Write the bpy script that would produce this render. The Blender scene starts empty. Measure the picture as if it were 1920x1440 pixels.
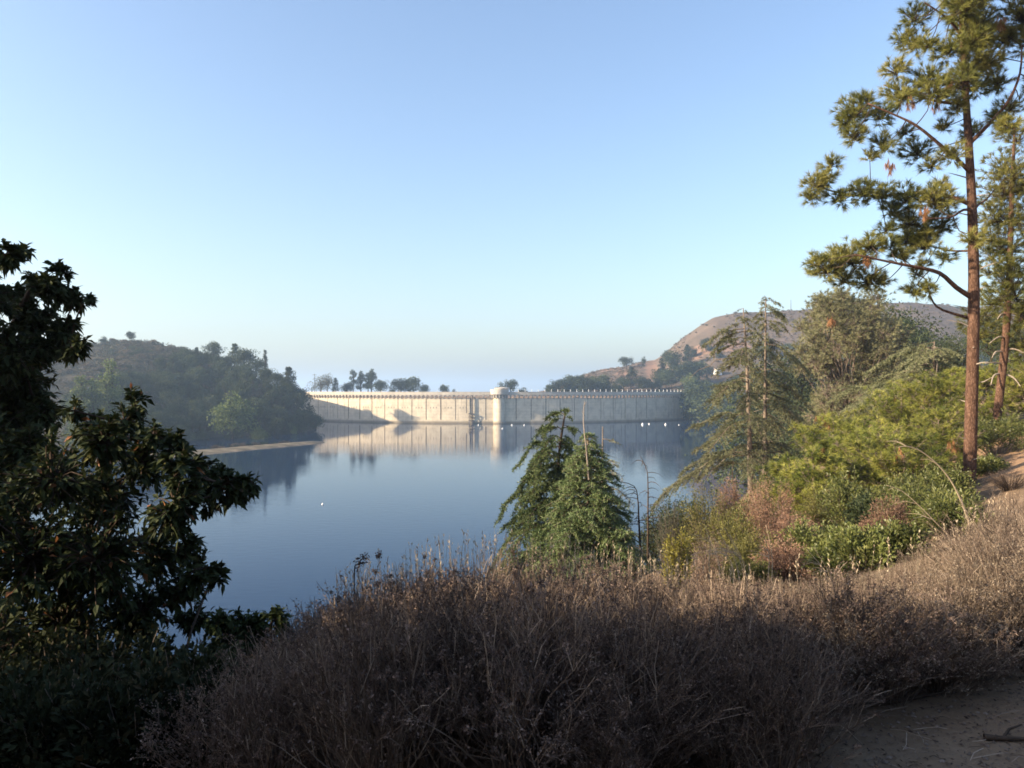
import bpy, math
import numpy as np
from mathutils import Matrix, Vector

SC = bpy.context.scene
COL = SC.collection
RNG = np.random.default_rng(7)
R_ = math.radians

# ------------------------------------------------------------------ camera
F = 1443.0            # focal length in photograph pixels (1920 wide)
HY = 733.0            # row of the horizon
EYE = 16.8            # eye height above the lake
cam_d = bpy.data.cameras.new('camera')
cam = bpy.data.objects.new('camera', cam_d); COL.objects.link(cam)
cam_d.sensor_width = 36.0; cam_d.lens = F/1920*36
cam_d.shift_y = 13/1920
cam_d.clip_start = 0.05; cam_d.clip_end = 30000
cam.location = (0, 0, EYE); cam.rotation_euler = (R_(90), 0, 0)
SC.camera = cam

# ------------------------------------------------------------------ sky, sun, exposure
SUN_EL = 20.5
SUN_BACK = 16.0       # degrees behind due left
sx, sy = -math.cos(R_(SUN_BACK)), -math.sin(R_(SUN_BACK))
SUNV = Vector((sx*math.cos(R_(SUN_EL)), sy*math.cos(R_(SUN_EL)), math.sin(R_(SUN_EL))))
w = bpy.data.worlds.new('World'); SC.world = w; w.use_nodes = True
nt = w.node_tree; bg = nt.nodes['Background']
sky = nt.nodes.new('ShaderNodeTexSky'); sky.sky_type = 'NISHITA'
sky.sun_disc = False
sky.sun_elevation = R_(SUN_EL)
sky.sun_rotation = math.atan2(SUNV.x, SUNV.y)
sky.altitude = 200; sky.air_density = 1.1; sky.dust_density = 2.5; sky.ozone_density = 1.6
wb = nt.nodes.new('ShaderNodeMix'); wb.data_type = 'RGBA'; wb.blend_type = 'MULTIPLY'; wb.inputs[0].default_value = 1.0; wb.inputs[7].default_value = (0.985, 0.99, 1.04, 1)   # the camera's white balance
nt.links.new(sky.outputs[0], wb.inputs[6]); nt.links.new(wb.outputs[2], bg.inputs[0]); bg.inputs[1].default_value = 0.12
sun_d = bpy.data.lights.new('sun', 'SUN'); sun = bpy.data.objects.new('sun', sun_d); COL.objects.link(sun)
sun_d.energy = 5.0; sun_d.angle = R_(0.5); sun_d.color = (1.0, 0.81, 0.57)
sun.rotation_euler = (-SUNV).to_track_quat('-Z', 'Y').to_euler()
sun.location = (-60, -30, 60)
SC.view_settings.view_transform = 'Standard'; SC.view_settings.look = 'None'
SC.view_settings.exposure = 1.32; SC.view_settings.gamma = 1.0
SC.view_settings.use_curve_mapping = False
cy = SC.cycles
SC.render.engine = 'CYCLES'
cy.max_bounces = 6; cy.diffuse_bounces = 3; cy.glossy_bounces = 3; cy.transmission_bounces = 3
cy.volume_bounces = 1; cy.transparent_max_bounces = 4
cy.use_denoising = True
cy.sample_clamp_indirect = 4
cy.caustics_reflective = False; cy.caustics_refractive = False
cy.filter_width = 1.7

# ------------------------------------------------------------------ helpers
def W(px, py, d):
    """a photograph pixel at depth d -> world point"""
    return np.array([(px-960)/F*d, d, EYE-(py-HY)/F*d])

def tag(o, label=None, cat=None, group=None, kind=None):
    if label: o['label'] = label
    if cat: o['category'] = cat
    if group: o['group'] = group
    if kind: o['kind'] = kind
    return o

def empty(name, loc=(0, 0, 0), rz=0.0, s=1.0):
    o = bpy.data.objects.new(name, None); COL.objects.link(o)
    o.location = loc; o.rotation_euler = (0, 0, rz); o.scale = (s, s, s)
    o.empty_display_size = 0.2
    return o

def nrm(a):
    return a/np.maximum(np.linalg.norm(a, axis=-1, keepdims=True), 1e-9)

def rand_unit(n):
    v = RNG.normal(size=(n, 3)); return nrm(v)

class MB:
    """collects triangles, quads and tubes as arrays and links them as one mesh"""
    def __init__(s): s.v = []; s.f3 = []; s.f4 = []; s.t = []; s.n = 0
    def _add(s, V, tint):
        V = np.asarray(V, float).reshape(-1, 3); s.v.append(V)
        t = np.broadcast_to(np.asarray(tint, float), (len(V),)); s.t.append(t)
        o = s.n; s.n += len(V); return o
    def tri(s, V, tint=0.5):                       # V (n,3,3), tint (n,)
        V = np.asarray(V, float); n = len(V)
        if n == 0: return
        o = s._add(V, np.repeat(np.broadcast_to(tint, (n,)), 3)); s.f3.append(o+np.arange(n*3).reshape(n, 3))
    def quad(s, V, tint=0.5):
        V = np.asarray(V, float); n = len(V)
        if n == 0: return
        o = s._add(V, np.repeat(np.broadcast_to(tint, (n,)), 4)); s.f4.append(o+np.arange(n*4).reshape(n, 4))
    def faces(s, V, F4=None, F3=None, tint=0.5):
        o = s._add(V, tint)
        if F4 is not None and len(F4): s.f4.append(o+np.asarray(F4))
        if F3 is not None and len(F3): s.f3.append(o+np.asarray(F3))
    def box(s, c, size, tint=0.5, rz=0.0):
        h = np.array(size)/2
        V = np.array([[x, y, z] for z in (-1, 1) for y in (-1, 1) for x in (-1, 1)])*h
        if rz:
            cs, sn = math.cos(rz), math.sin(rz); V = V@np.array([[cs, sn, 0], [-sn, cs, 0], [0, 0, 1]])
        s.faces(V+np.array(c), [[0, 2, 3, 1], [4, 5, 7, 6], [0, 1, 5, 4], [2, 6, 7, 3], [0, 4, 6, 2], [1, 3, 7, 5]], tint=tint)
    def tubes(s, P, Rr, sides=4, tint=0.5):        # P (n,k,3), R (n,k)
        P = np.asarray(P, float); Rr = np.asarray(Rr, float); n, k, _ = P.shape
        if n == 0: return
        d = nrm(P[:, -1]-P[:, 0]); ref = np.where(np.abs(d[:, 2:3]) < 0.8, [[0, 0, 1.0]], [[1.0, 0, 0]])
        u = nrm(np.cross(d, ref)); v = np.cross(d, u)
        a = np.arange(sides)*2*math.pi/sides
        ring = np.cos(a)[None, :, None]*u[:, None]+np.sin(a)[None, :, None]*v[:, None]
        V = P[:, :, None]+Rr[:, :, None, None]*ring[:, None]
        tn = np.broadcast_to(tint, (n,))
        o = s._add(V, np.repeat(tn, k*sides))
        i = np.arange(n)[:, None, None]*k*sides; j = np.arange(k-1)[None, :, None]*sides; m = np.arange(sides)[None, None]
        m2 = (m+1) % sides
        q = np.stack(np.broadcast_arrays(i+j+m, i+j+m2, i+j+sides+m2, i+j+sides+m), -1).reshape(-1, 4)
        s.f4.append(o+q)
    def tube(s, pts, radii, sides=8, tint=0.5, sub=1):
        """one limb along a polyline, smoothed, ring frames following the path"""
        P = np.asarray(pts, float); r = np.asarray(radii, float)
        if len(r) == 2 and len(P) > 2: r = np.linspace(r[0], r[1], len(P))
        if sub > 1 and len(P) > 2:
            t = np.arange(len(P)); tt = np.linspace(0, len(P)-1, (len(P)-1)*sub+1)
            P, r = catmull(P, tt), np.interp(tt, t, r)
        k = len(P); d = nrm(np.gradient(P, axis=0))
        u = np.zeros((k, 3)); ref = np.array([0.3, 0.9, 0.1])
        for i in range(k):
            ref = ref-d[i]*np.dot(ref, d[i])
            if np.linalg.norm(ref) < 1e-3: ref = np.cross(d[i], [0, 0, 1.0]) + [1e-3, 0, 0]
            ref = ref/np.linalg.norm(ref); u[i] = ref
        v = np.cross(d, u); a = np.arange(sides)*2*math.pi/sides
        V = P[:, None]+r[:, None, None]*(np.cos(a)[None, :, None]*u[:, None]+np.sin(a)[None, :, None]*v[:, None])
        j = np.arange(k-1)[:, None]*sides; m = np.arange(sides)[None]; m2 = (m+1) % sides
        q = np.stack(np.broadcast_arrays(j+m, j+m2, j+sides+m2, j+sides+m), -1).reshape(-1, 4)
        o = s.n; s.faces(V, q, tint=tint)
        c = s._add(P[-1:]+d[-1:]*r[-1]*0.6, tint)
        e = o+(k-1)*sides; mm = np.arange(sides)
        s.f3.append(np.stack([e+mm, e+(mm+1) % sides, np.full(sides, c)], 1))
    def mesh(s, name, mat, smooth=False):
        me = bpy.data.meshes.new(name)
        V = np.concatenate(s.v).astype(np.float32); T = np.concatenate(s.t).astype(np.float32)
        f3 = np.concatenate(s.f3) if s.f3 else np.zeros((0, 3), int)
        f4 = np.concatenate(s.f4) if s.f4 else np.zeros((0, 4), int)
        me.vertices.add(len(V)); me.vertices.foreach_set('co', V.ravel())
        nl = f3.size+f4.size; me.loops.add(nl)
        me.loops.foreach_set('vertex_index', np.concatenate([f3.ravel(), f4.ravel()]).astype(np.int32))
        npoly = len(f3)+len(f4); me.polygons.add(npoly)
        st = np.concatenate([np.arange(len(f3))*3, f3.size+np.arange(len(f4))*4]).astype(np.int32)
        me.polygons.foreach_set('loop_start', st)
        try: me.polygons.foreach_set('loop_total', np.concatenate([np.full(len(f3), 3), np.full(len(f4), 4)]).astype(np.int32))
        except Exception: pass
        me.polygons.foreach_set('use_smooth', np.full(npoly, bool(smooth)))
        at = me.attributes.new('tint', 'FLOAT', 'POINT'); at.data.foreach_set('value', T)
        me.update(calc_edges=True); me.validate()
        if mat: me.materials.append(mat)
        return me
    def build(s, name, mat, parent=None, smooth=False, kind=None):
        o = bpy.data.objects.new(name, s.mesh(name, mat, smooth)); COL.objects.link(o)
        if parent is not None: o.parent = parent
        if kind: o['kind'] = kind
        return o

def catmull(P, tt):
    P = np.asarray(P, float); n = len(P)
    i = np.clip(np.floor(tt).astype(int), 0, n-2); f = (tt-i)[:, None]
    p0, p1, p2, p3 = P[np.maximum(i-1, 0)], P[i], P[i+1], P[np.minimum(i+2, n-1)]
    return 0.5*((2*p1)+(-p0+p2)*f+(2*p0-5*p1+4*p2-p3)*f**2+(-p0+3*p1-3*p2+p3)*f**3)

def link_mesh(name, me, parent=None, kind=None):
    o = bpy.data.objects.new(name, me); COL.objects.link(o)
    if parent is not None: o.parent = parent
    if kind: o['kind'] = kind
    return o

def copy_tree(root, loc, rz=0.0, s=1.0, label=None, tilt=(0, 0)):
    c = root.copy(); COL.objects.link(c); c.location = loc; c.rotation_euler = (tilt[0], tilt[1], rz)
    c.scale = (s, s, s) if np.isscalar(s) else s
    if label: c['label'] = label
    for ch in root.children:
        k = ch.copy(); COL.objects.link(k); k.parent = c
        for g in ch.children:
            h = g.copy(); COL.objects.link(h); h.parent = k
    return c

# ------------------------------------------------------------------ materials
def new_mat(name):
    m = bpy.data.materials.new(name); m.use_nodes = True
    n = m.node_tree.nodes; b = n['Principled BSDF']
    return m, n, m.node_tree.links, b

def ramp(n, stops):
    r = n.new('ShaderNodeValToRGB')
    while len(r.color_ramp.elements) > 1: r.color_ramp.elements.remove(r.color_ramp.elements[-1])
    for i, (p, c) in enumerate(stops):
        e = r.color_ramp.elements[0] if i == 0 else r.color_ramp.elements.new(p)
        e.position = p; e.color = (*c, 1)
    return r

def leaf_mat(name, stops, transl=0.3, rough=0.6, spec=0.25, vary=0.25):
    """foliage: colour by a leaf's own random tint, a little light through the blade"""
    m, n, l, b = new_mat(name)
    a = n.new('ShaderNodeAttribute'); a.attribute_name = 'tint'
    r = ramp(n, stops); l.new(a.outputs['Fac'], r.inputs[0])
    oi = n.new('ShaderNodeObjectInfo'); mr = n.new('ShaderNodeMapRange')
    l.new(oi.outputs['Random'], mr.inputs[0]); mr.inputs[3].default_value = 1-vary; mr.inputs[4].default_value = 1+vary
    hs = n.new('ShaderNodeHueSaturation'); l.new(r.outputs[0], hs.inputs['Color']); l.new(mr.outputs[0], hs.inputs['Value'])
    l.new(hs.outputs[0], b.inputs['Base Color']); b.inputs['Roughness'].default_value = rough
    b.inputs['Specular IOR Level'].default_value = spec
    if transl > 0:
        t = n.new('ShaderNodeBsdfTranslucent'); l.new(hs.outputs[0], t.inputs[0])
        mx = n.new('ShaderNodeMixShader'); mx.inputs[0].default_value = transl
        l.new(b.outputs[0], mx.inputs[1]); l.new(t.outputs[0], mx.inputs[2])
        l.new(mx.outputs[0], n['Material Output'].inputs[0])
    return m

def bark_mat(name, ca, cb, scale=6.0, stretch=0.15, bump=0.5, plates=False):
    m, n, l, b = new_mat(name)
    tc = n.new('ShaderNodeTexCoord'); mp = n.new('ShaderNodeMapping'); mp.inputs['Scale'].default_value = (1, 1, stretch)
    l.new(tc.outputs['Object'], mp.inputs[0])
    no = n.new('ShaderNodeTexNoise'); no.inputs['Scale'].default_value = scale; no.inputs['Detail'].default_value = 6; no.inputs['Roughness'].default_value = 0.7
    l.new(mp.outputs[0], no.inputs[0])
    r = ramp(n, [(0.33, ca), (0.68, cb)]); l.new(no.outputs[0], r.inputs[0])
    l.new(r.outputs[0], b.inputs['Base Color']); b.inputs['Roughness'].default_value = 0.9; b.inputs['Specular IOR Level'].default_value = 0.1
    src = no.outputs[0]
    if plates:
        vo = n.new('ShaderNodeTexVoronoi'); vo.feature = 'DISTANCE_TO_EDGE'; vo.inputs['Scale'].default_value = scale*2.6
        dm = n.new('ShaderNodeMix'); dm.data_type = 'RGBA'; dm.blend_type = 'ADD'; dm.inputs[0].default_value = 0.12; l.new(mp.outputs[0], dm.inputs[6]); l.new(no.outputs['Color'], dm.inputs[7]); l.new(dm.outputs[2], vo.inputs[0])
        cr = ramp(n, [(0.0, (0.45, 0.4, 0.37)), (0.2, (1, 1, 1))]); l.new(vo.outputs[0], cr.inputs[0])
        mu = n.new('ShaderNodeMix'); mu.data_type = 'RGBA'; mu.blend_type = 'MULTIPLY'; mu.inputs[0].default_value = 1
        l.new(r.outputs[0], mu.inputs[6]); l.new(cr.outputs[0], mu.inputs[7]); l.new(mu.outputs[2], b.inputs['Base Color'])
        src = vo.outputs[0]
    bu = n.new('ShaderNodeBump'); bu.inputs['Strength'].default_value = bump; bu.inputs['Distance'].default_value = 0.05
    l.new(src, bu.inputs['Height']); l.new(bu.outputs[0], b.inputs['Normal'])
    return m

def plain_mat(name, col, rough=0.7, noise=0.15, scale=4.0, spec=0.3):
    m, n, l, b = new_mat(name)
    no = n.new('ShaderNodeTexNoise'); no.inputs['Scale'].default_value = scale; no.inputs['Detail'].default_value = 5
    tc = n.new('ShaderNodeTexCoord'); l.new(tc.outputs['Object'], no.inputs[0])
    c = np.array(col)
    r = ramp(n, [(0.3, tuple(c*(1-noise))), (0.7, tuple(np.minimum(c*(1+noise), 1)))]); l.new(no.outputs[0], r.inputs[0])
    l.new(r.outputs[0], b.inputs['Base Color']); b.inputs['Roughness'].default_value = rough; b.inputs['Specular IOR Level'].default_value = spec
    return m
# ------------------------------------------------------------------ the lie of the land
def tps_fit(P, z):
    P = np.array(P, float); n = len(P)
    r = np.linalg.norm(P[:, None]-P[None], axis=2)
    K = np.where(r > 0, r*r*np.log(np.maximum(r, 1e-9)), 0)+np.eye(n)*0.05
    A = np.zeros((n+3, n+3)); A[:n, :n] = K; A[:n, n] = 1; A[:n, n+1:] = P; A[n:, :n] = A[:n, n:].T
    return P, np.linalg.solve(A, np.r_[z, 0, 0, 0])
def tps_eval(fit, x, y):
    P, w = fit; n = len(P); out = w[n]+w[n+1]*x+w[n+2]*y
    for i in range(n):
        r2 = (x-P[i, 0])**2+(y-P[i, 1])**2
        out = out+w[i]*0.5*r2*np.log(np.maximum(r2, 1e-12))
    return out
CTRL = [(0, 0, 15.2), (-3, 1, 15.2), (3, 1, 15.2), (0, 3.8, 15.18), (3, 4.5, 15.15), (-3, 4, 14.8), (1.5, 4.2, 15.15), (0, 6, 14.5),
        (-2.5, 6, 14.0), (3, 6.2, 14.95), (5, 7, 15.15), (8, 6, 15.85), (9, 11, 15.1), (4.6, 9.2, 14.3), (6.3, 10.5, 14.6), (3, 9, 13.9), (12.5, 21, 14.15), (6, 16, 13.0), (2.1, 22, 11.0),
        (-8, 20, 7.0), (-3, 12, 11.2), (1, 12, 12.8), (7.5, 35, 8.6), (14.3, 45, 11.2), (26, 60, 13.2), (45, 80, 16), (17, 24, 15.4), (30, 30, 18),
        (-7, 0, 16), (-8, 8, 13.5), (-16, 4, 15.5), (-20, 18, 8), (0, 42, 0), (-15, 36, -1), (6, 58, -2), (15, 70, 1), (-40, 40, -4),
        (0, -10, 17), (10, -8, 18), (-12, -10, 19), (20, 5, 18.5), (20, 14, 16.8), (40, 10, 24), (-40, -5, 22), (-45, 12, 12), (60, 60, 22), (5, 90, -5), (-30, 90, -6), (30, 95, 7),
        (0, -60, 26), (80, 0, 35), (-80, 0, 30), (-80, 40, 6), (-60, -60, 40), (60, -60, 40), (90, 90, 26)]
TPS = tps_fit([c[:2] for c in CTRL], [c[2] for c in CTRL])

def sstep(a, b, x):
    t = np.clip((x-a)/(b-a), 0, 1); return t*t*(3-2*t)

# value noise for uneven slopes
_NG = np.random.default_rng(3).random((256, 256))
def vnoise(x, y):
    xi = np.floor(x).astype(int); yi = np.floor(y).astype(int); fx = x-xi; fy = y-yi
    fx = fx*fx*(3-2*fx); fy = fy*fy*(3-2*fy)
    g = lambda a, b: _NG[a % 256, b % 256]
    return (g(xi, yi)*(1-fx)+g(xi+1, yi)*fx)*(1-fy)+(g(xi, yi+1)*(1-fx)+g(xi+1, yi+1)*fx)*fy
def fbm(x, y, o=4):
    s = 0; a = 0.5
    for i in range(o): s = s+a*(vnoise(x*2**i+17*i, y*2**i+31*i)-0.5); a *= 0.5
    return s

LP = np.array([-3000, -1200, -500, 0, 100, 200, 250, 320, 400, 470, 520, 555, 590, 625])
LY = np.array([520, 545, 580, 632, 652, 643, 638, 648, 668, 702, 730, 760, 803, 840])     # bare ridge line of the left hill
LDR = np.array([330, 340, 370, 395, 395, 395, 395, 395, 393, 352, 338, 334, 334, 334])
LDS = np.array([120, 150, 180, 200, 205, 215, 222, 240, 262, 275, 290, 302, 318, 330])
RP = np.array([900, 1000, 1040, 1070, 1100, 1130, 1170, 1200, 1230, 1250, 1280, 1310, 1340, 1380, 1440, 1500, 1600, 1700, 1760, 1820, 1920, 2400, 3600, 6000])
RY = np.array([740, 736, 728, 714, 700, 692, 686, 677, 674, 660, 634, 611, 594, 585, 585, 580, 573, 566, 571, 578, 560, 520, 450, 400])
RDS = (np.array([1300, 1340, 1400, 1450, 1480, 1520]), np.array([470, 448, 330, 200, 110, 70]))
DC = np.array([-14.5, 551.8]); DR = 151.9       # centre and radius of the dam's arc

def ground_parts(x, y):
    x = np.asarray(x, float); y = np.asarray(y, float)
    ys = np.maximum(y, 1.0); p = 960+F*x/ys; front = y > 1.0
    r = np.hypot(x, y)
    near = tps_eval(TPS, np.clip(x, -95, 95), np.clip(y, -65, 100))
    near = near+0.06*fbm(x*0.8, y*0.8)*sstep(3, 8, r)+0.35*fbm(x*0.15, y*0.15)*sstep(8, 30, r)
    # left hill
    zr = EYE+(HY-np.interp(p, LP, LY))/F*np.interp(p, LP, LDR)
    dr = np.interp(p, LP, LDR); ds = np.interp(p, LP, LDS)
    t = np.clip((y-ds)/(dr-ds), 0, 1)
    zl = -3+(zr+3)*(0.45*t+0.55*t*t*(3-2*t))
    zl = np.where(y > dr, zr-0.05*(y-dr), zl)
    zl = zl+2.2*fbm(x*0.03, y*0.03)*sstep(0.1, 0.5, t)
    zl = np.where(p < 625, zl, -6)
    # sand spit running out from the left hill
    a = np.array([(330-960)/F*203, 203.]); b = np.array([(585-960)/F*250, 250.])
    ab = b-a; tt = np.clip(((x-a[0])*ab[0]+(y-a[1])*ab[1])/(ab@ab), -0.25, 1)
    dd = np.hypot(x-a[0]-tt*ab[0], y-a[1]-tt*ab[1])
    wid = 8-3.6*tt+5*fbm(x*0.1, y*0.1)
    spit = 0.6*(1-(dd/np.maximum(wid, 1))**2)
    # right shore and right hill
    sh = np.interp(p, RDS[0], RDS[1])
    zs = np.where(p > 1295, -6+21*sstep(-6, 45, y-sh), -6)
    rdr = 640.0
    zrr = EYE+(HY-np.interp(p, RP, RY))/F*rdr
    t2 = np.clip((y-478)/(rdr-478), 0, 1)
    zR = 13.5+(zrr-13.5)*(0.55*t2+0.45*sstep(0, 1, t2))+4.5*fbm(x*0.018, y*0.018)*sstep(0.15, 0.5, t2)*np.clip((p-1000)/200, 0, 1)
    zR = np.where(y > rdr, np.maximum(zrr-0.1*(y-rdr), 6), zR)
    zR = np.where((p > 900) & (y > 478), zR, -6)
    rho = np.hypot(x-DC[0], y-DC[1])
    behind = np.where((y > 440) & (rho < DR-8), 13.2*sstep(DR-8, DR-22, rho), -6)
    behind = np.where((y > 480), 13.2-sstep(700, 4000, y)*9, behind)
    far = np.maximum.reduce([zl, spit, zs, zR, behind, np.full_like(x, -6.0)])
    k = sstep(80, 120, r)
    z = np.where(front, near*(1-k)+far*k, near)
    z = np.where((~front) & (r > 100), near+0.05*(r-100), z)
    # close behind the camera level the far land blends with the near bank
    kk = sstep(0, 120, y); rimz = near*(1-kk)+far*kk
    z = np.where((r > 100) & (y < 120) & front, np.where(np.abs(x) > 100, rimz, z), z)
    zone = np.zeros_like(x)
    zone = np.where((zl >= far-0.01) & (y > 100) & (p < 625), 1, zone)
    zone = np.where((spit >= far-0.01) & (spit > -2) & (y > 150), 3, zone)
    zone = np.where((p > 1295) & (y > 120), 2, zone)
    zone = np.where((zR >= far-0.01) & (y > 478) & (p > 1000), 2, zone)
    return z, zone
def G(x, y): return ground_parts(x, y)[0]
def Gs(x, y): return float(ground_parts(np.array([x]), np.array([y]))[0][0])
def at(px, d):
    """a point of the ground below a photograph column at depth d"""
    x = (px-960)/F*d; return (x, d, Gs(x, d))

def soil_mat(name, stops, scale, bumpd, red=None, fine=30.0):
    m, n, l, b = new_mat(name)
    tc = n.new('ShaderNodeTexCoord')
    no = n.new('ShaderNodeTexNoise'); no.inputs['Scale'].default_value = scale; no.inputs['Detail'].default_value = 8; no.inputs['Roughness'].default_value = 0.65
    l.new(tc.outputs['Object'], no.inputs[0])
    r = ramp(n, stops); l.new(no.outputs[0], r.inputs[0]); col = r.outputs[0]
    if red is not None:
        a = n.new('ShaderNodeAttribute'); a.attribute_name = 'tint'
        n2 = n.new('ShaderNodeTexNoise'); n2.inputs['Scale'].default_value = 0.12; n2.inputs['Detail'].default_value = 7; l.new(tc.outputs['Object'], n2.inputs[0])
        ma = n.new('ShaderNodeMath'); ma.operation = 'MULTIPLY_ADD'; l.new(n2.outputs[0], ma.inputs[0]); ma.inputs[1].default_value = 1.3; ma.inputs[2].default_value = -0.65
        ad = n.new('ShaderNodeMath'); ad.operation = 'ADD'; l.new(a.outputs['Fac'], ad.inputs[0]); l.new(ma.outputs[0], ad.inputs[1])
        rr = ramp(n, [(0.42, (0, 0, 0)), (0.6, (1, 1, 1))]); l.new(ad.outputs[0], rr.inputs[0])
        mx = n.new('ShaderNodeMix'); mx.data_type = 'RGBA'; l.new(rr.outputs[0], mx.inputs[0]); l.new(col, mx.inputs[6]); mx.inputs[7].default_value = (*red, 1); col = mx.outputs[2]
    l.new(col, b.inputs['Base Color']); b.inputs['Roughness'].default_value = 0.95; b.inputs['Specular IOR Level'].default_value = 0.1
    n3 = n.new('ShaderNodeTexNoise'); n3.inputs['Scale'].default_value = fine; n3.inputs['Detail'].default_value = 8; n3.inputs['Roughness'].default_value = 0.75; l.new(tc.outputs['Object'], n3.inputs[0])
    bu = n.new('ShaderNodeBump'); bu.inputs['Strength'].default_value = 0.8; bu.inputs['Distance'].default_value = bumpd
    l.new(n3.outputs[0], bu.inputs['Height']); l.new(bu.outputs[0], b.inputs['Normal'])
    return m
M_SOIL = soil_mat('bank_soil', [(0.3, (0.13, 0.09, 0.056)), (0.5, (0.21, 0.147, 0.096)), (0.7, (0.29, 0.21, 0.14))], 1.3, 0.03, red=(0.3, 0.195, 0.12))
M_HILL = soil_mat('chaparral_slope', [(0.3, (0.03, 0.032, 0.022)), (0.5, (0.058, 0.05, 0.036)), (0.7, (0.09, 0.07, 0.05))], 0.06, 1.2, fine=0.7)
M_HILLR = soil_mat('dry_slope', [(0.3, (0.08, 0.065, 0.048)), (0.5, (0.125, 0.093, 0.068)), (0.7, (0.165, 0.122, 0.088))], 0.05, 0.8, red=(0.23, 0.145, 0.1), fine=0.6)
M_SAND = soil_mat('lake_sand', [(0.35, (0.08, 0.07, 0.045)), (0.55, (0.16, 0.13, 0.088)), (0.7, (0.27, 0.22, 0.155))], 0.25, 0.1, fine=2.0)

def build_ground():
    az = np.concatenate([np.linspace(-180, -48, 34)[:-1], np.linspace(-48, 48, 380), np.linspace(48, 180, 34)[1:]])*math.pi/180
    rr = np.concatenate([[0.3], np.geomspace(0.8, 100, 100), np.geomspace(102, 760, 160), np.geomspace(800, 9000, 26)])
    A, Rr = np.meshgrid(az, rr); X = Rr*np.sin(A); Y = Rr*np.cos(A)
    Z, zone = ground_parts(X, Y)
    na, nr = len(az), len(rr)
    idx = np.arange(nr*na).reshape(nr, na)
    q = np.stack([idx[:-1, :-1], idx[:-1, 1:], idx[1:, 1:], idx[1:, :-1]], -1)
    zq = zone[:-1, :-1]
    V = np.stack([X, Y, Z], -1).reshape(-1, 3)
    P = 960+F*X/np.maximum(Y, 1); PY = HY-(Z-EYE)/np.maximum(Y, 1)*F
    def blob(cx, cy, rx, ry): return np.clip(1.1-np.hypot((P-cx)/rx, (PY-cy)/ry)*0.75, 0, 1)*(Y > 470)
    bare = np.maximum.reduce([blob(1222, 695, 16, 24), blob(1325, 655, 34, 14), blob(1300, 668, 18, 10), blob(1135, 690, 26, 8), blob(1170, 700, 20, 7), blob(1380, 650, 30, 14)])
    nearred = np.clip(1.2-np.hypot((X-16.5)/4.5, (Y-22)/5), 0, 1)*(Y < 40)
    tint = np.maximum(bare, nearred)
    for name, zid, mat in (('ground', 0, M_SOIL), ('hill', 1, M_HILL), ('hill', 2, M_HILLR), ('shore', 3, M_SAND)):
        f = q[zq == zid].reshape(-1, 4)
        used, inv = np.unique(f, return_inverse=True)
        mb = MB(); mb.faces(V[used], inv.reshape(-1, 4), tint=tint.reshape(-1)[used])
        tag(mb.build(name, mat, smooth=True), kind='structure')
build_ground()

# ------------------------------------------------------------------ the lake
def water_mat():
    m, n, l, b = new_mat('lake_water')
    b.inputs['Base Color'].default_value = (0.004, 0.02, 0.058, 1); b.inputs['Roughness'].default_value = 0.03; b.inputs['Specular IOR Level'].default_value = 0.15; b.inputs['Specular Tint'].default_value = (0.86, 0.94, 1.0, 1)
    b.inputs['IOR'].default_value = 1.333
    tc = n.new('ShaderNodeTexCoord')
    mp = n.new('ShaderNodeMapping'); mp.inputs['Scale'].default_value = (0.6, 1.3, 1); l.new(tc.outputs['Object'], mp.inputs[0])
    n1 = n.new('ShaderNodeTexNoise'); n1.inputs['Scale'].default_value = 0.9; n1.inputs['Detail'].default_value = 3; l.new(mp.outputs[0], n1.inputs[0])
    # calmer and livelier patches of the surface
    n2 = n.new('ShaderNodeTexNoise'); n2.inputs['Scale'].default_value = 0.012; n2.inputs['Detail'].default_value = 4; l.new(mp.outputs[0], n2.inputs[0])
    mr = n.new('ShaderNodeMapRange'); l.new(n2.outputs[0], mr.inputs[0]); mr.inputs[1].default_value = 0.42; mr.inputs[2].default_value = 0.62; mr.inputs[3].default_value = 0.1; mr.inputs[4].default_value = 0.34
    # the lee of the dam lies calm
    sp = n.new('ShaderNodeSeparateXYZ'); l.new(tc.outputs['Object'], sp.inputs[0]); cm = n.new('ShaderNodeMapRange'); cm.interpolation_type = 'SMOOTHSTEP'; l.new(sp.outputs[1], cm.inputs[0]); cm.inputs[1].default_value = 150; cm.inputs[2].default_value = 330; cm.inputs[3].default_value = 1.0; cm.inputs[4].default_value = 0.16
    cmul = n.new('ShaderNodeMath'); cmul.operation = 'MULTIPLY'; l.new(mr.outputs[0], cmul.inputs[0]); l.new(cm.outputs[0], cmul.inputs[1])
    bu = n.new('ShaderNodeBump'); bu.inputs['Distance'].default_value = 0.09; l.new(cmul.outputs[0], bu.inputs['Strength'])
    l.new(n1.outputs[0], bu.inputs['Height']); l.new(bu.outputs[0], b.inputs['Normal'])
    return m
mb = MB(); mb.quad([[[-420, -10, 0], [150, -10, 0], [150, 475, 0], [-420, 475, 0]]])
tag(mb.build('lake', water_mat()), kind='structure')

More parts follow.
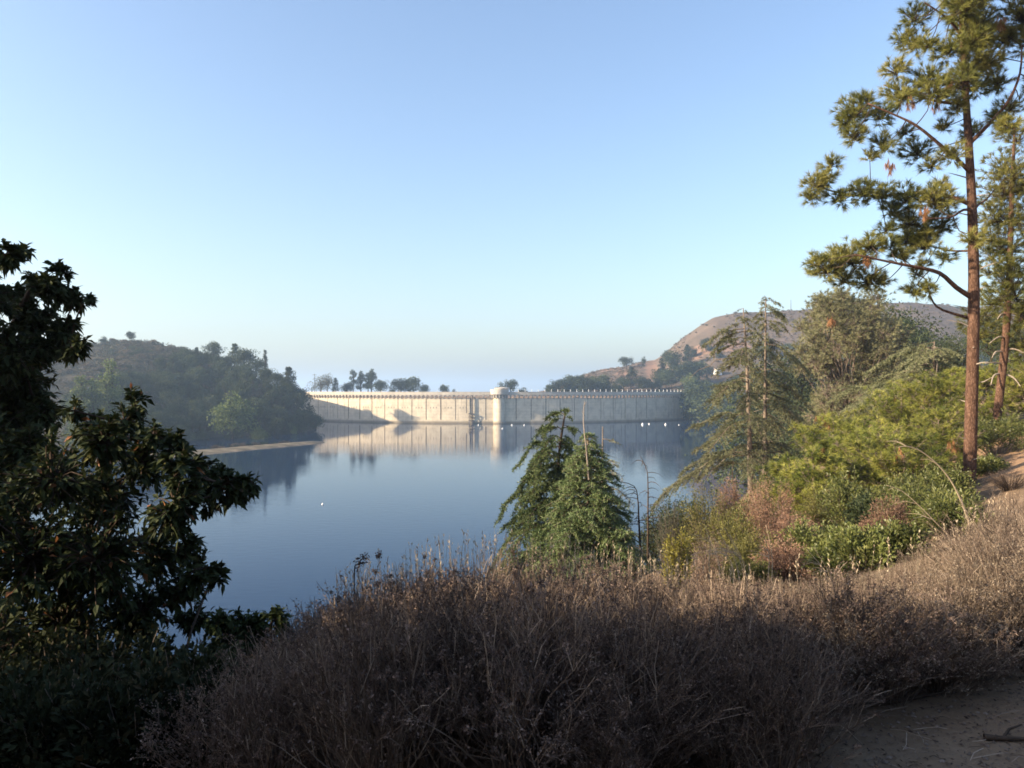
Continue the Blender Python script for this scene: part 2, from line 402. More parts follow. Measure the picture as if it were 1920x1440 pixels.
# ------------------------------------------------------------------ the dam
def concrete_mat(name, base, streak=True):
    m, n, l, b = new_mat(name)
    tc = n.new('ShaderNodeTexCoord')
    sep = n.new('ShaderNodeSeparateXYZ'); l.new(tc.outputs['Object'], sep.inputs[0])
    c = np.array(base)
    no = n.new('ShaderNodeTexNoise'); no.inputs['Scale'].default_value = 0.35; no.inputs['Detail'].default_value = 8; no.inputs['Roughness'].default_value = 0.65; l.new(tc.outputs['Object'], no.inputs[0])
    r = ramp(n, [(0.3, tuple(c*0.74)), (0.55, tuple(c)), (0.75, tuple(np.minimum(c*1.12, 0.9)))]); l.new(no.outputs[0], r.inputs[0]); col = r.outputs[0]
    if streak:
        mp = n.new('ShaderNodeMapping'); mp.inputs['Scale'].default_value = (1, 1, 0.04); l.new(tc.outputs['Object'], mp.inputs[0])
        n2 = n.new('ShaderNodeTexNoise'); n2.inputs['Scale'].default_value = 1.1; n2.inputs['Detail'].default_value = 5; l.new(mp.outputs[0], n2.inputs[0])
        r2 = ramp(n, [(0.29, (0.5, 0.45, 0.4)), (0.41, (1, 1, 1))]); l.new(n2.outputs[0], r2.inputs[0])
        mx = n.new('ShaderNodeMix'); mx.data_type = 'RGBA'; mx.blend_type = 'MULTIPLY'; mx.inputs[0].default_value = 0.8
        l.new(col, mx.inputs[6]); l.new(r2.outputs[0], mx.inputs[7]); col = mx.outputs[2]
        # construction lifts every 1.5 m and the stained band along the waterline
        mul = n.new('ShaderNodeMath'); mul.operation = 'MULTIPLY'; l.new(sep.outputs[2], mul.inputs[0]); mul.inputs[1].default_value = 1/1.52
        fr = n.new('ShaderNodeMath'); fr.operation = 'FRACT'; l.new(mul.outputs[0], fr.inputs[0])
        r3 = ramp(n, [(0.0, (0.8, 0.77, 0.72)), (0.09, (1, 1, 1)), (0.93, (1, 1, 1)), (1.0, (0.8, 0.77, 0.72))]); l.new(fr.outputs[0], r3.inputs[0])
        mx2 = n.new('ShaderNodeMix'); mx2.data_type = 'RGBA'; mx2.blend_type = 'MULTIPLY'; mx2.inputs[0].default_value = 0.7
        l.new(col, mx2.inputs[6]); l.new(r3.outputs[0], mx2.inputs[7]); col = mx2.outputs[2]
        mr = n.new('ShaderNodeMapRange'); l.new(sep.outputs[2], mr.inputs[0]); mr.inputs[1].default_value = 0.0; mr.inputs[2].default_value = 1.75
        r4 = ramp(n, [(0.35, (0.42, 0.4, 0.36)), (0.75, (1, 1, 1))]); l.new(mr.outputs[0], r4.inputs[0])
        mx3 = n.new('ShaderNodeMix'); mx3.data_type = 'RGBA'; mx3.blend_type = 'MULTIPLY'; mx3.inputs[0].default_value = 0.9
        l.new(col, mx3.inputs[6]); l.new(r4.outputs[0], mx3.inputs[7]); col = mx3.outputs[2]
    l.new(col, b.inputs['Base Color']); b.inputs['Roughness'].default_value = 0.9; b.inputs['Specular IOR Level'].default_value = 0.2
    bu = n.new('ShaderNodeBump'); bu.inputs['Strength'].default_value = 0.35; bu.inputs['Distance'].default_value = 0.05
    n4 = n.new('ShaderNodeTexNoise'); n4.inputs['Scale'].default_value = 1.5; n4.inputs['Detail'].default_value = 6; l.new(tc.outputs['Object'], n4.inputs[0])
    l.new(n4.outputs[0], bu.inputs['Height']); l.new(bu.outputs[0], b.inputs['Normal'])
    return m
M_CONC = concrete_mat('dam_concrete', (0.62, 0.54, 0.41))
M_CONC2 = concrete_mat('parapet_concrete', (0.50, 0.45, 0.38), streak=False)
M_STAIN = plain_mat('joint_seepage', (0.13, 0.11, 0.09), 0.9, 0.4, 1.0)
M_WHITE = plain_mat('white_paint', (0.78, 0.78, 0.76), 0.5, 0.05)
M_STEEL = plain_mat('dark_steel', (0.1, 0.09, 0.085), 0.6, 0.3)
M_LAMPGLASS = plain_mat('lamp_globe', (0.82, 0.82, 0.8), 0.3, 0.03)

def arc_pt(th, r=0.0, z=0.0):
    """th: angle along the arc, 0 faces the camera; r metres proud of the upstream face"""
    return np.array([DC[0]+math.sin(th)*(DR+r), DC[1]-math.cos(th)*(DR+r), z])
TH0, TH1 = -0.93, 0.93
def arc_strip(mb, t0, t1, r_in, r_out, z0, z1, n, ends=True, tint=0.5):
    """a curved block between two radii and two heights"""
    th = np.linspace(t0, t1, n+1); V = []
    for t in th: V += [arc_pt(t, r_in, z0), arc_pt(t, r_out, z0), arc_pt(t, r_out, z1), arc_pt(t, r_in, z1)]
    f = []
    for i in range(n):
        a = i*4; b = a+4
        for k in range(4): f.append([a+k, b+k, b+(k+1) % 4, a+(k+1) % 4])
    if ends: f += [[0, 1, 2, 3], [n*4+3, n*4+2, n*4+1, n*4]]
    mb.faces(V, f, tint=tint)

def build_dam():
    dam = empty('dam', arc_pt(0, 0, 0))
    tag(dam, 'long curved pale concrete dam with arched corbels and a round tower across the lake', 'dam')
    ox = Vector(arc_pt(0, 0, 0))
    def part(mb, name, mat, **k):
        o = mb.build(name, mat, dam, **k); o.matrix_parent_inverse = Matrix.Translation(-ox); return o
    # core behind the face panels (seen in the joints)
    mb = MB(); arc_strip(mb, TH0, TH1, -6.0, -0.35, -7, 13.0, 120); part(mb, 'core', M_STAIN)
    # face panels between the contraction joints
    step = 7.9/DR; gap = 0.15/DR
    ths = np.arange(TH0, TH1, step)
    for i, t in enumerate(ths):
        g = gap*(1+0.9*RNG.random())
        mb = MB(); arc_strip(mb, t+g, t+step-g, -0.34, 0.02*RNG.random(), -7, 13.0, 5); part(mb, 'wall_panel', M_CONC)
    # plinth at the waterline
    mb = MB(); arc_strip(mb, TH0, TH1, 0.03, 0.32, -6.9, 1.75, 120); part(mb, 'plinth', M_CONC)
    # walkway slab and parapet
    mb = MB(); arc_strip(mb, TH0, TH1, -6.2, 1.25, 14.75, 15.15, 140); part(mb, 'walkway', M_CONC2)
    mb = MB(); arc_strip(mb, TH0, TH1, 0.95, 1.22, 15.153, 16.15, 140); arc_strip(mb, TH0, TH1, 0.88, 1.30, 16.153, 16.35, 140)
    part(mb, 'parapet', M_CONC2)
    mb = MB(); arc_strip(mb, TH0, TH1, -6.1, -5.85, 15.153, 16.25, 140); part(mb, 'rear_parapet', M_CONC2)
    # corbels carrying little round arches
    bay = 2.33; na = int((TH1-TH0)*DR/bay)
    mb = MB()
    prof = [(0.0, 12.6), (0.28, 12.75), (0.75, 13.55), (1.1, 14.0), (1.1, 14.745), (0.0, 14.745)]
    n = len(prof); V = [[-0.29, -r, z] for r, z in prof]+[[0.29, -r, z] for r, z in prof]
    f4 = [[i, (i+1) % n, n+(i+1) % n, n+i] for i in range(n)]
    mb.faces(V, f4); mb.faces(V, [[0, 5, 4, 3], [n, n+3, n+4, n+5]], [[0, 3, 2], [0, 2, 1], [n, n+2, n+3], [n, n+1, n+2]])
    # arch soffit web over the opening: a flat spandrel with a half-round underside
    k = 8; a = np.linspace(math.pi, 0, k+1); rx = bay/2-0.29
    top = 14.747; xs = 0.292+rx*(1+np.cos(a)); zs = 13.72+0.95*np.sin(a)
    for dep in (1.05, 0.75):
        Vf = []
        for x_, z_ in zip(xs, zs): Vf += [[x_, -dep, z_], [x_, -dep, top]]
        mb.faces(Vf, [[2*i, 2*i+2, 2*i+3, 2*i+1] for i in range(k)])
    Vs = []
    for x_, z_ in zip(xs, zs): Vs += [[x_, -1.05, z_], [x_, -0.75, z_]]
    mb.faces(Vs, [[2*i, 2*i+1, 2*i+3, 2*i+2] for i in range(k)])
    me = mb.mesh('corbel_arch', M_CONC2)
    for i in range(na):
        t = TH0+(i+0.5)*bay/DR
        if -0.075 < t-0.043 < -0.015+0.02 and False: continue
        o = link_mesh('corbel_arch', me, dam)
        p = arc_pt(t, 0.0, 0.0)
        o.location = (p[0]-ox.x, p[1]-ox.y, 0); o.rotation_euler = (0, 0, t)
    # round tower
    tc_ = arc_pt(0.0527, 0, 0)
    def lathe(prof, seg=40, c=tc_):
        mb = MB(); aa = np.arange(seg)*2*math.pi/seg; V = []
        for r, z in prof: V += [[c[0]+r*math.cos(x), c[1]+r*math.sin(x), z] for x in aa]
        f = []
        for j in range(len(prof)-1):
            for i in range(seg): f.append([j*seg+i, j*seg+(i+1) % seg, (j+1)*seg+(i+1) % seg, (j+1)*seg+i])
        mb.faces(V, f); return mb
    shaft = part(lathe([(3.1, -6.5), (3.1, 14.6)]), 'tower_shaft', M_CONC, smooth=True)
    def subpart(o, p): o.parent = p; o.matrix_parent_inverse = Matrix.Identity(4); return o
    subpart(part(lathe([(3.36, 0.0), (3.36, 0.6), (3.13, 0.75)]), 'tower_foot', M_CONC), shaft)
    tpar = part(lathe([(3.08, 14.2), (4.85, 15.0), (4.85, 17.5), (4.6, 17.5), (4.6, 15.2), (0.02, 15.2)]), 'tower_parapet', M_CONC2)
    subpart(part(lathe([(3.6, 15.21), (3.6, 17.9), (3.95, 17.95), (3.95, 18.35), (0.02, 18.9)], c=tc_+np.array([1.2, 1.5, 0])), 'tower_roof', M_CONC2), tpar)
    for j in range(16):
        a = j*2*math.pi/16; mb = MB()
        mb.box((tc_[0]+math.cos(a)*3.75, tc_[1]+math.sin(a)*3.75, 13.9), (1.4, 0.4, 1.5), rz=a); subpart(part(mb, 'tower_corbel', M_CONC2), tpar)
    # intake pipes and the landing left of the tower
    for th_, z0, z1, rad in ((-0.040, -1, 14.4, 0.34), (-0.060, 5.2, 14.4, 0.2)):
        mb = MB(); mb.tube([arc_pt(th_, 0.75, z0), arc_pt(th_, 0.75, (z0+z1)/2), arc_pt(th_, 0.75, z1)], [rad, rad, rad], 10); part(mb, 'intake_pipe', M_STEEL)
    mb = MB()
    for dx in (-0.9, 0.9): mb.tube([arc_pt(-0.044+dx/DR, 1.6, -1), arc_pt(-0.044+dx/DR, 1.5, 5.4)], [0.2, 0.2], 6)
    for z in (1.6, 3.4, 5.2): mb.box(arc_pt(-0.044, 1.0, z), (2.6, 1.6, 0.18), rz=-0.044)
    part(mb, 'landing_frame', M_STEEL)
    ORD = 'first second third fourth fifth sixth seventh eighth ninth tenth eleventh twelfth thirteenth fourteenth fifteenth sixteenth seventeenth eighteenth nineteenth'.split()
    TENS = {2: 'twent', 3: 'thirt', 4: 'fort'}
    def ordinal(i): return ORD[i-1] if i < 20 else (TENS[i//10]+'ieth' if i % 10 == 0 else TENS[i//10]+'y '+ORD[i % 10-1])
    lamps = []
    # ledge stubs: row of small square vent niches, built as raised boxes in a darker colour
    for i, t in enumerate(ths):
        if -0.75 < t < -0.06:
            mb = MB()
            for j in range(3):
                p = arc_pt(t+step*(0.3+0.2*j), 0.0, 8.05); mb.box(p, (0.5, 0.16, 0.9), rz=t+step/2)
            o = part(mb, 'vent_niches', plain_niche); o['kind'] = 'stuff'
    # slightly raised lamp posts on the parapet
    mb = MB(); mb.box((0, 0, 0.12), (0.42, 0.34, 0.24)); mb.tube([(0, 0, 0.24), (0, 0, 0.9)], [0.13, 0.09], 8)
    post = mb.mesh('post', M_WHITE)
    mb = MB(); k = 10
    aa = np.linspace(0, 2*math.pi, k, endpoint=False); V = []
    pr = [(0.05, 0.0), (0.2, 0.1), (0.24, 0.26), (0.15, 0.42), (0.02, 0.48)]
    for r, z in pr: V += [[r*math.cos(x), r*math.sin(x), 0.9+z] for x in aa]
    mb.faces(V, [[j*k+i, j*k+(i+1) % k, (j+1)*k+(i+1) % k, (j+1)*k+i] for j in range(4) for i in range(k)])
    globe = mb.mesh('globe', M_LAMPGLASS, smooth=True)
    sp = bay*1.5
    for i in range(int((TH1-TH0)*DR/sp)):
        t = TH0+(i+0.5)*sp/DR
        if abs(t-0.0527) < 0.04: continue
        left = t < 0.0527
        if left and i % 3: continue
        o = empty('lamp_post', arc_pt(t, 1.09, 16.352), t, 0.6 if left else 0.85)
        lamps.append((t, left, o))
        po = link_mesh('post', post, o); link_mesh('globe', globe, po)
    for side in (True, False):
        row = sorted([q for q in lamps if q[1] == side], key=lambda q: abs(q[0]-0.0527))
        for i, (_, _, o) in enumerate(row):
            tag(o, 'short white globe lamp on the dam parapet, %s to the %s of the tower' % (ordinal(i+1), 'left' if side else 'right'), 'lamp', 'lamps on the sunlit parapet' if side else 'lamps on the shaded parapet')
    return dam
plain_niche = plain_mat('niche_brown', (0.3, 0.26, 0.2), 0.95, 0.3, 2.0)
build_dam()

# ------------------------------------------------------------------ white floats on the water
def buoy_proto():
    prof = [(0.0, -0.25), (0.3, -0.2), (0.46, 0.0), (0.46, 0.18), (0.3, 0.42), (0.12, 0.52), (0.1, 0.75), (0.0, 0.78)]; k = 14
    a = np.linspace(0, 2*math.pi, k, endpoint=False); V = []
    for r, z in prof: V += [[r*math.cos(x), r*math.sin(x), z] for x in a]
    mb = MB(); mb.faces(V, [[j*k+i, j*k+(i+1) % k, (j+1)*k+(i+1) % k, (j+1)*k+i] for j in range(len(prof)-1) for i in range(k)])
    return mb.mesh('buoy', M_WHITE, smooth=True)
BU = buoy_proto()
for px, py, s, lab in ((605, 946, 0.45, 'lone white float on the open blue water near the middle of the lake'),
                       (897, 797, 0.9, 'small white float just left of the foot of the dam tower'),
                       (942, 804, 0.9, 'white float drifting in front of the shaded foot of the tower'),
                       (960, 797.5, 1.15, 'white float on the dark water just right of the tower'),
                       (983, 797.5, 1.0, 'white float second to the right of the tower'),
                       (1205, 796.5, 1.7, 'largest white float below the shaded right half of the dam'),
                       (1217, 795.5, 1.1, 'white float just right of the largest float'),
                       (1248, 796.5, 1.5, 'white float alone below the streaked right part of the dam'),
                       (1273, 797, 0.8, 'tiny white float furthest right, near the shore trees')):
    d = EYE*F/(py-HY); o = link_mesh('buoy', BU); o.location = ((px-960)/F*d, d, 0.0); o.scale = (s*0.78,)*3
    tag(o, lab, 'buoy', 'white floats on the lake')

# ------------------------------------------------------------------ the air
def build_haze():
    mb = MB(); mb.box((0, 0, 53), (19000, 19000, 130))
    o = mb.build('haze', None); tag(o, kind='stuff')
    m = bpy.data.materials.new('morning_haze'); m.use_nodes = True; n = m.node_tree.nodes; n.clear()
    out = n.new('ShaderNodeOutputMaterial'); v = n.new('ShaderNodeVolumePrincipled')
    v.inputs['Color'].default_value = (0.56, 0.76, 1.0, 1); v.inputs['Density'].default_value = HAZE; v.inputs['Anisotropy'].default_value = 0.35
    m.node_tree.links.new(v.outputs[0], out.inputs['Volume']); o.data.materials.append(m)
HAZE = 0.00036
build_haze()
# ------------------------------------------------------------------ plant generators (local coordinates, base at the origin)
def perp(d):
    ref = np.where(np.abs(d[..., 2:3]) < 0.9, np.array([0, 0, 1.0]), np.array([1.0, 0, 0]))
    return nrm(np.cross(d, ref))

def leaves4(mb, base, d, L, Wd, tint, droop=0.15, fold=0.25):
    """folded diamond blades"""
    d = nrm(d); n = len(base); L = np.broadcast_to(L, (n,))[:, None]; Wd = np.broadcast_to(Wd, (n,))[:, None]
    s0 = perp(d); up = np.cross(s0, d); a = RNG.uniform(-1, 1, (n, 1))*1.2
    s = s0*np.cos(a)+up*np.sin(a); nn = np.cross(s, d)
    mid = base+d*L*0.45
    tip = base+d*L; tip[:, 2] -= (droop*L[:, 0])
    V = np.stack([base, mid+s*Wd/2+nn*Wd*fold, tip, mid-s*Wd/2+nn*Wd*fold], 1)
    mb.quad(V, tint)

def leaves6(mb, base, d, L, Wd, tint, droop=0.25):
    """rounder, curved blades for plants close to the camera"""
    d = nrm(d); n = len(base); L = np.broadcast_to(L, (n,))[:, None]; Wd = np.broadcast_to(Wd, (n,))[:, None]
    s0 = perp(d); up = np.cross(s0, d); a = RNG.normal(0, 0.5, (n, 1))
    s = s0*np.cos(a)+up*np.sin(a); nn = np.cross(s, d)
    z = np.array([0, 0, 1.0])
    def pt(t, w, dr): return base+d*L*t+s*Wd*w+nn*np.abs(w)*Wd*0.3-z*L*droop*dr
    rows = [pt(0, 0, 0), pt(0.28, 0.42, 0.05), pt(0.28, -0.42, 0.05), pt(0.65, 0.46, 0.4), pt(0.65, -0.46, 0.4), pt(1.0, 0, 1.0), pt(0.28, 0, 0.05), pt(0.65, 0, 0.4)]
    V = np.stack(rows, 1).reshape(-1, 3); o = np.arange(n)[:, None]*8
    F3 = np.concatenate([o+np.array([[0, 6, 1]]), o+np.array([[0, 2, 6]]), o+np.array([[3, 7, 5]]), o+np.array([[7, 4, 5]])])
    F4 = np.concatenate([o+np.array([[1, 6, 7, 3]]), o+np.array([[6, 2, 4, 7]])])
    mb.faces(V, F4, F3, tint=np.repeat(np.broadcast_to(tint, (n,)), 8))

def leaves5(mb, base, d, L, Wd, tint, droop=0.25):
    """four-faced curved blades for a mass of near leaves"""
    d = nrm(d); n = len(base); L = np.broadcast_to(L, (n,))[:, None]; Wd = np.broadcast_to(Wd, (n,))[:, None]
    s0 = perp(d); up = np.cross(s0, d); a = RNG.normal(0, 0.5, (n, 1))
    s = s0*np.cos(a)+up*np.sin(a); nn = np.cross(s, d); z = np.array([0, 0, 1.0])
    rib = base+d*L*0.48-z*L*droop*0.18; e = rib+nn*Wd*0.13
    V = np.stack([base, e+s*Wd*0.48, e-s*Wd*0.48, rib, base+d*L-z*L*droop], 1).reshape(-1, 3); o = np.arange(n)[:, None]*5
    mb.faces(V, None, np.concatenate([o+np.array([[0, 3, 1]]), o+np.array([[0, 2, 3]]), o+np.array([[1, 3, 4]]), o+np.array([[3, 2, 4]])]), tint=np.repeat(np.broadcast_to(tint, (n,)), 5))

def needles(mb, base, d, L, w, tint, droop=0.0):
    d = nrm(d); n = len(base); L = np.broadcast_to(L, (n,))[:, None]
    s = nrm(np.cross(d, rand_unit(n)))*w/2
    tip = base+d*L; tip[:, 2] -= droop*L[:, 0]
    mb.tri(np.stack([base-s, base+s, tip], 1), tint)

def tufts(mb, c, d, L, per, w, spread=0.8, tint=None, droop=0.12):
    n = len(c); C = np.repeat(c, per, 0); D = nrm(np.repeat(nrm(d), per, 0)+spread*rand_unit(n*per))
    LL = np.repeat(np.broadcast_to(L, (n,)), per)*RNG.uniform(0.7, 1.15, n*per)
    T = np.repeat(tint if tint is not None else RNG.random(n), per)+RNG.normal(0, 0.12, n*per)
    B = C+np.repeat(nrm(d), per, 0)*(RNG.random((n*per, 1))-0.7)*LL[:, None]*0.5
    needles(mb, B, D, LL, w, np.clip(T, 0, 1), droop)

def inside_ball(n, k=0.6):
    return rand_unit(n)*(RNG.random((n, 1))**k)

def curve_pts(a, b, k, sag=0.0, wob=0.0):
    """n curved paths from a to b (n,3)"""
    t = np.linspace(0, 1, k)[None, :, None]; P = a[:, None]*(1-t)+b[:, None]*t
    L = np.linalg.norm(b-a, axis=1)[:, None, None]
    P[:, :, 2] += (sag*L[:, :, 0])*(4*t*(1-t))[:, :, 0]
    if wob: P = P+RNG.normal(0, 1, (len(a), k, 3))*wob*L*(4*t*(1-t))
    return P

def gauss_tint(n, m=0.5, s=0.22): return np.clip(RNG.normal(m, s, n), 0, 1)

# colours
C3 = lambda *a: a
M_PINE = leaf_mat('pine_needles', [(0.0, (0.07, 0.085, 0.022)), (0.5, (0.18, 0.185, 0.045)), (1.0, (0.33, 0.30, 0.09))], 0.25, 0.5)
M_YPINE = leaf_mat('young_pine_needles', [(0.0, (0.07, 0.095, 0.02)), (0.5, (0.2, 0.22, 0.045)), (1.0, (0.36, 0.35, 0.085))], 0.3, 0.5, vary=0.15)
M_GPINE = leaf_mat('grey_pine_needles', [(0.0, (0.12, 0.125, 0.065)), (0.5, (0.225, 0.225, 0.12)), (1.0, (0.32, 0.31, 0.17))], 0.25, 0.6)
M_DEADN = leaf_mat('dead_needles', [(0.0, (0.17, 0.08, 0.035)), (1.0, (0.33, 0.17, 0.075))], 0.2, 0.7)
M_CEDAR = leaf_mat('cedar_needles', [(0.0, (0.035, 0.058, 0.024)), (0.5, (0.08, 0.115, 0.042)), (1.0, (0.15, 0.18, 0.068))], 0.2, 0.5)
M_CEDARL = leaf_mat('fresh_cedar_needles', [(0.0, (0.055, 0.09, 0.036)), (0.5, (0.135, 0.19, 0.075)), (1.0, (0.24, 0.29, 0.12))], 0.25, 0.5)
M_CEDARD = leaf_mat('dull_cedar_needles', [(0.0, (0.07, 0.08, 0.04)), (0.5, (0.145, 0.155, 0.08)), (1.0, (0.23, 0.23, 0.125))], 0.2, 0.6)
M_FAR = leaf_mat('far_tree_leaves', [(0.0, (0.022, 0.034, 0.016)), (0.5, (0.043, 0.06, 0.025)), (1.0, (0.075, 0.092, 0.038))], 0.2, 0.7, vary=0.3)
M_FARL = leaf_mat('pale_tree_leaves', [(0.0, (0.055, 0.08, 0.025)), (0.5, (0.1, 0.13, 0.04)), (1.0, (0.155, 0.185, 0.062))], 0.3, 0.7, vary=0.15)
M_FARB = leaf_mat('brown_scrub_leaves', [(0.0, (0.07, 0.055, 0.035)), (0.5, (0.12, 0.09, 0.06)), (1.0, (0.17, 0.13, 0.085))], 0.1, 0.8)
M_FARG = leaf_mat('grey_tree_leaves', [(0.0, (0.08, 0.085, 0.06)), (1.0, (0.17, 0.17, 0.12))], 0.2, 0.8)
M_LEFT = leaf_mat('dark_broad_leaves', [(0.0, (0.022, 0.032, 0.012)), (0.6, (0.045, 0.06, 0.02)), (0.9, (0.075, 0.09, 0.03)), (1.0, (0.13, 0.13, 0.035))], 0.12, 0.65, spec=0.12)
M_LEFTR = leaf_mat('withered_leaves', [(0.0, (0.15, 0.06, 0.025)), (1.0, (0.33, 0.15, 0.06))], 0.2, 0.6)
M_GREENSH = leaf_mat('green_shrub_leaves', [(0.0, (0.055, 0.07, 0.02)), (0.5, (0.12, 0.14, 0.038)), (1.0, (0.22, 0.22, 0.075))], 0.25, 0.45, spec=0.4)
M_OLIVE = leaf_mat('olive_shrub_leaves', [(0.0, (0.06, 0.065, 0.018)), (0.5, (0.13, 0.125, 0.035)), (1.0, (0.2, 0.185, 0.06))], 0.2, 0.6)
M_YELLOW = leaf_mat('yellow_shrub_leaves', [(0.0, (0.14, 0.13, 0.025)), (1.0, (0.3, 0.27, 0.06))], 0.3, 0.5)
M_RUST = leaf_mat('rusty_leaves', [(0.0, (0.13, 0.075, 0.05)), (0.5, (0.24, 0.14, 0.095)), (1.0, (0.36, 0.24, 0.17))], 0.15, 0.7)
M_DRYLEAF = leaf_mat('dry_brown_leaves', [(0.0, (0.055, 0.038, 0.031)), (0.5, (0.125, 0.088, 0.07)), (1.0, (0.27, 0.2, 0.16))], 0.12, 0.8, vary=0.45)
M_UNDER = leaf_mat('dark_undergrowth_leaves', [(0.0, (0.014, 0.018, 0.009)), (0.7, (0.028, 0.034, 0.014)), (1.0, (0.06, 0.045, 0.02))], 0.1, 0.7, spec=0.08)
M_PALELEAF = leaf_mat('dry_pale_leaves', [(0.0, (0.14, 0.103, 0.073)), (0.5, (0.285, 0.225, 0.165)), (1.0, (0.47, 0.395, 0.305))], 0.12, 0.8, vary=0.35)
M_DRYSTEM = leaf_mat('dry_stems', [(0.0, (0.065, 0.045, 0.034)), (0.6, (0.17, 0.125, 0.093)), (1.0, (0.36, 0.285, 0.215))], 0.0, 0.8)
M_STRAW = leaf_mat('straw', [(0.0, (0.25, 0.19, 0.13)), (1.0, (0.5, 0.42, 0.3))], 0.1, 0.7)
M_PBARK = bark_mat('pine_bark', (0.085, 0.05, 0.036), (0.25, 0.15, 0.105), 9, 0.3, 0.9, plates=True)
M_GBARK = bark_mat('grey_bark', (0.12, 0.095, 0.075), (0.26, 0.21, 0.165), 8, 0.2, 0.7)
M_DBARK = bark_mat('dark_bark', (0.035, 0.026, 0.02), (0.09, 0.065, 0.048), 8, 0.2, 0.6)
M_DEADW = bark_mat('weathered_wood', (0.2, 0.165, 0.13), (0.42, 0.36, 0.3), 12, 0.15, 0.5)

def clump_tree(h, w, style='round', cards=1500, K=26, card=0.55, trunk_r=None):
    """a far tree: trunk, limbs to leaf clumps, crown of leaf cards; returns (wood mesh builder, crown mesh builder)"""
    wood, crown = MB(), MB()
    u = RNG.random(K)
    if style == 'round':
        c = inside_ball(K, 0.45)*np.array([w/2*0.78, w/2*0.78, h*0.34]); c[:, 2] += h*0.62
        rad = np.full(K, w*0.17)*RNG.uniform(0.7, 1.3, K)
    elif style == 'pine':
        z = h*(0.32+0.66*u); rr = w/2*(1-u)**0.6*RNG.uniform(0.4, 1, K); a = RNG.random(K)*6.28
        c = np.stack([rr*np.cos(a), rr*np.sin(a), z], 1); rad = w*0.16*RNG.uniform(0.7, 1.2, K)*(1.15-0.5*u)
    elif style == 'cypress':
        z = h*(0.08+0.9*u); rr = w/2*0.6*np.sin(np.clip(u*0.9+0.12, 0, 1)*math.pi)**0.6*RNG.uniform(0.2, 1, K); a = RNG.random(K)*6.28
        c = np.stack([rr*np.cos(a), rr*np.sin(a), z], 1); rad = np.full(K, w*0.24)*(1.1-0.6*u)
    elif style == 'bush':
        c = inside_ball(K, 0.5)*np.array([w/2*0.8, w/2*0.8, h*0.42]); c[:, 2] = np.abs(c[:, 2]+h*0.45)
        rad = np.full(K, w*0.17)*RNG.uniform(0.7, 1.25, K)
    else:  # open: tall eucalyptus with separate clumps on long limbs
        z = h*(0.4+0.56*u); rr = w/2*np.sin(np.clip(u, 0.1, 0.95)*math.pi)**0.5*RNG.uniform(0.3, 1, K); a = RNG.random(K)*6.28
        c = np.stack([rr*np.cos(a), rr*np.sin(a), z], 1); rad = w*0.15*RNG.uniform(0.7, 1.3, K)
    tr = trunk_r or h*0.022
    top = h*(0.55 if style in ('round', 'bush') else 0.92)
    bend = RNG.normal(0, 0.03*h, 2)
    wood.tube([(0, 0, -0.6), (bend[0]*0.3, bend[1]*0.3, top*0.35), (bend[0], bend[1], top*0.7), (bend[0]*0.6, bend[1]*0.6, top)], [tr*1.2, tr, tr*0.7, tr*0.25], 7)
    s = np.zeros((K, 3)); s[:, 2] = np.clip(c[:, 2]*0.72, h*0.15, top)
    P = curve_pts(s, c, 4, 0.06, 0.04); wood.tubes(P, np.linspace(tr*0.4, tr*0.1, 4)[None].repeat(K, 0), 4)
    per = max(6, cards//K); n = K*per
    off = inside_ball(n, 0.4); cc = np.repeat(c, per, 0); rr = np.repeat(rad, per)[:, None]
    B = cc+off*rr*np.array([1.15, 1.15, 0.8]); D = off*0.8+rand_unit(n)*0.8+np.array([0, 0, 0.1])
    T = np.repeat(gauss_tint(K, 0.5, 0.2), per)+RNG.normal(0, 0.15, n)
    leaves4(crown, B, D, card*RNG.uniform(0.6, 1.3, n), card*0.6*RNG.uniform(0.7, 1.2, n), np.clip(T, 0, 1))
    return wood, crown

def tree_proto(name, loc, h, w, style, leafm, barkm=None, label=None, cat='tree', group=None, rz=0, **k):
    wood, crown = clump_tree(h, w, style, **k)
    o = empty(name, loc, rz); tag(o, label, cat, group)
    wood.build('trunk', barkm or M_DBARK, o); crown.build('crown', leafm, o, kind='stuff')
    return o

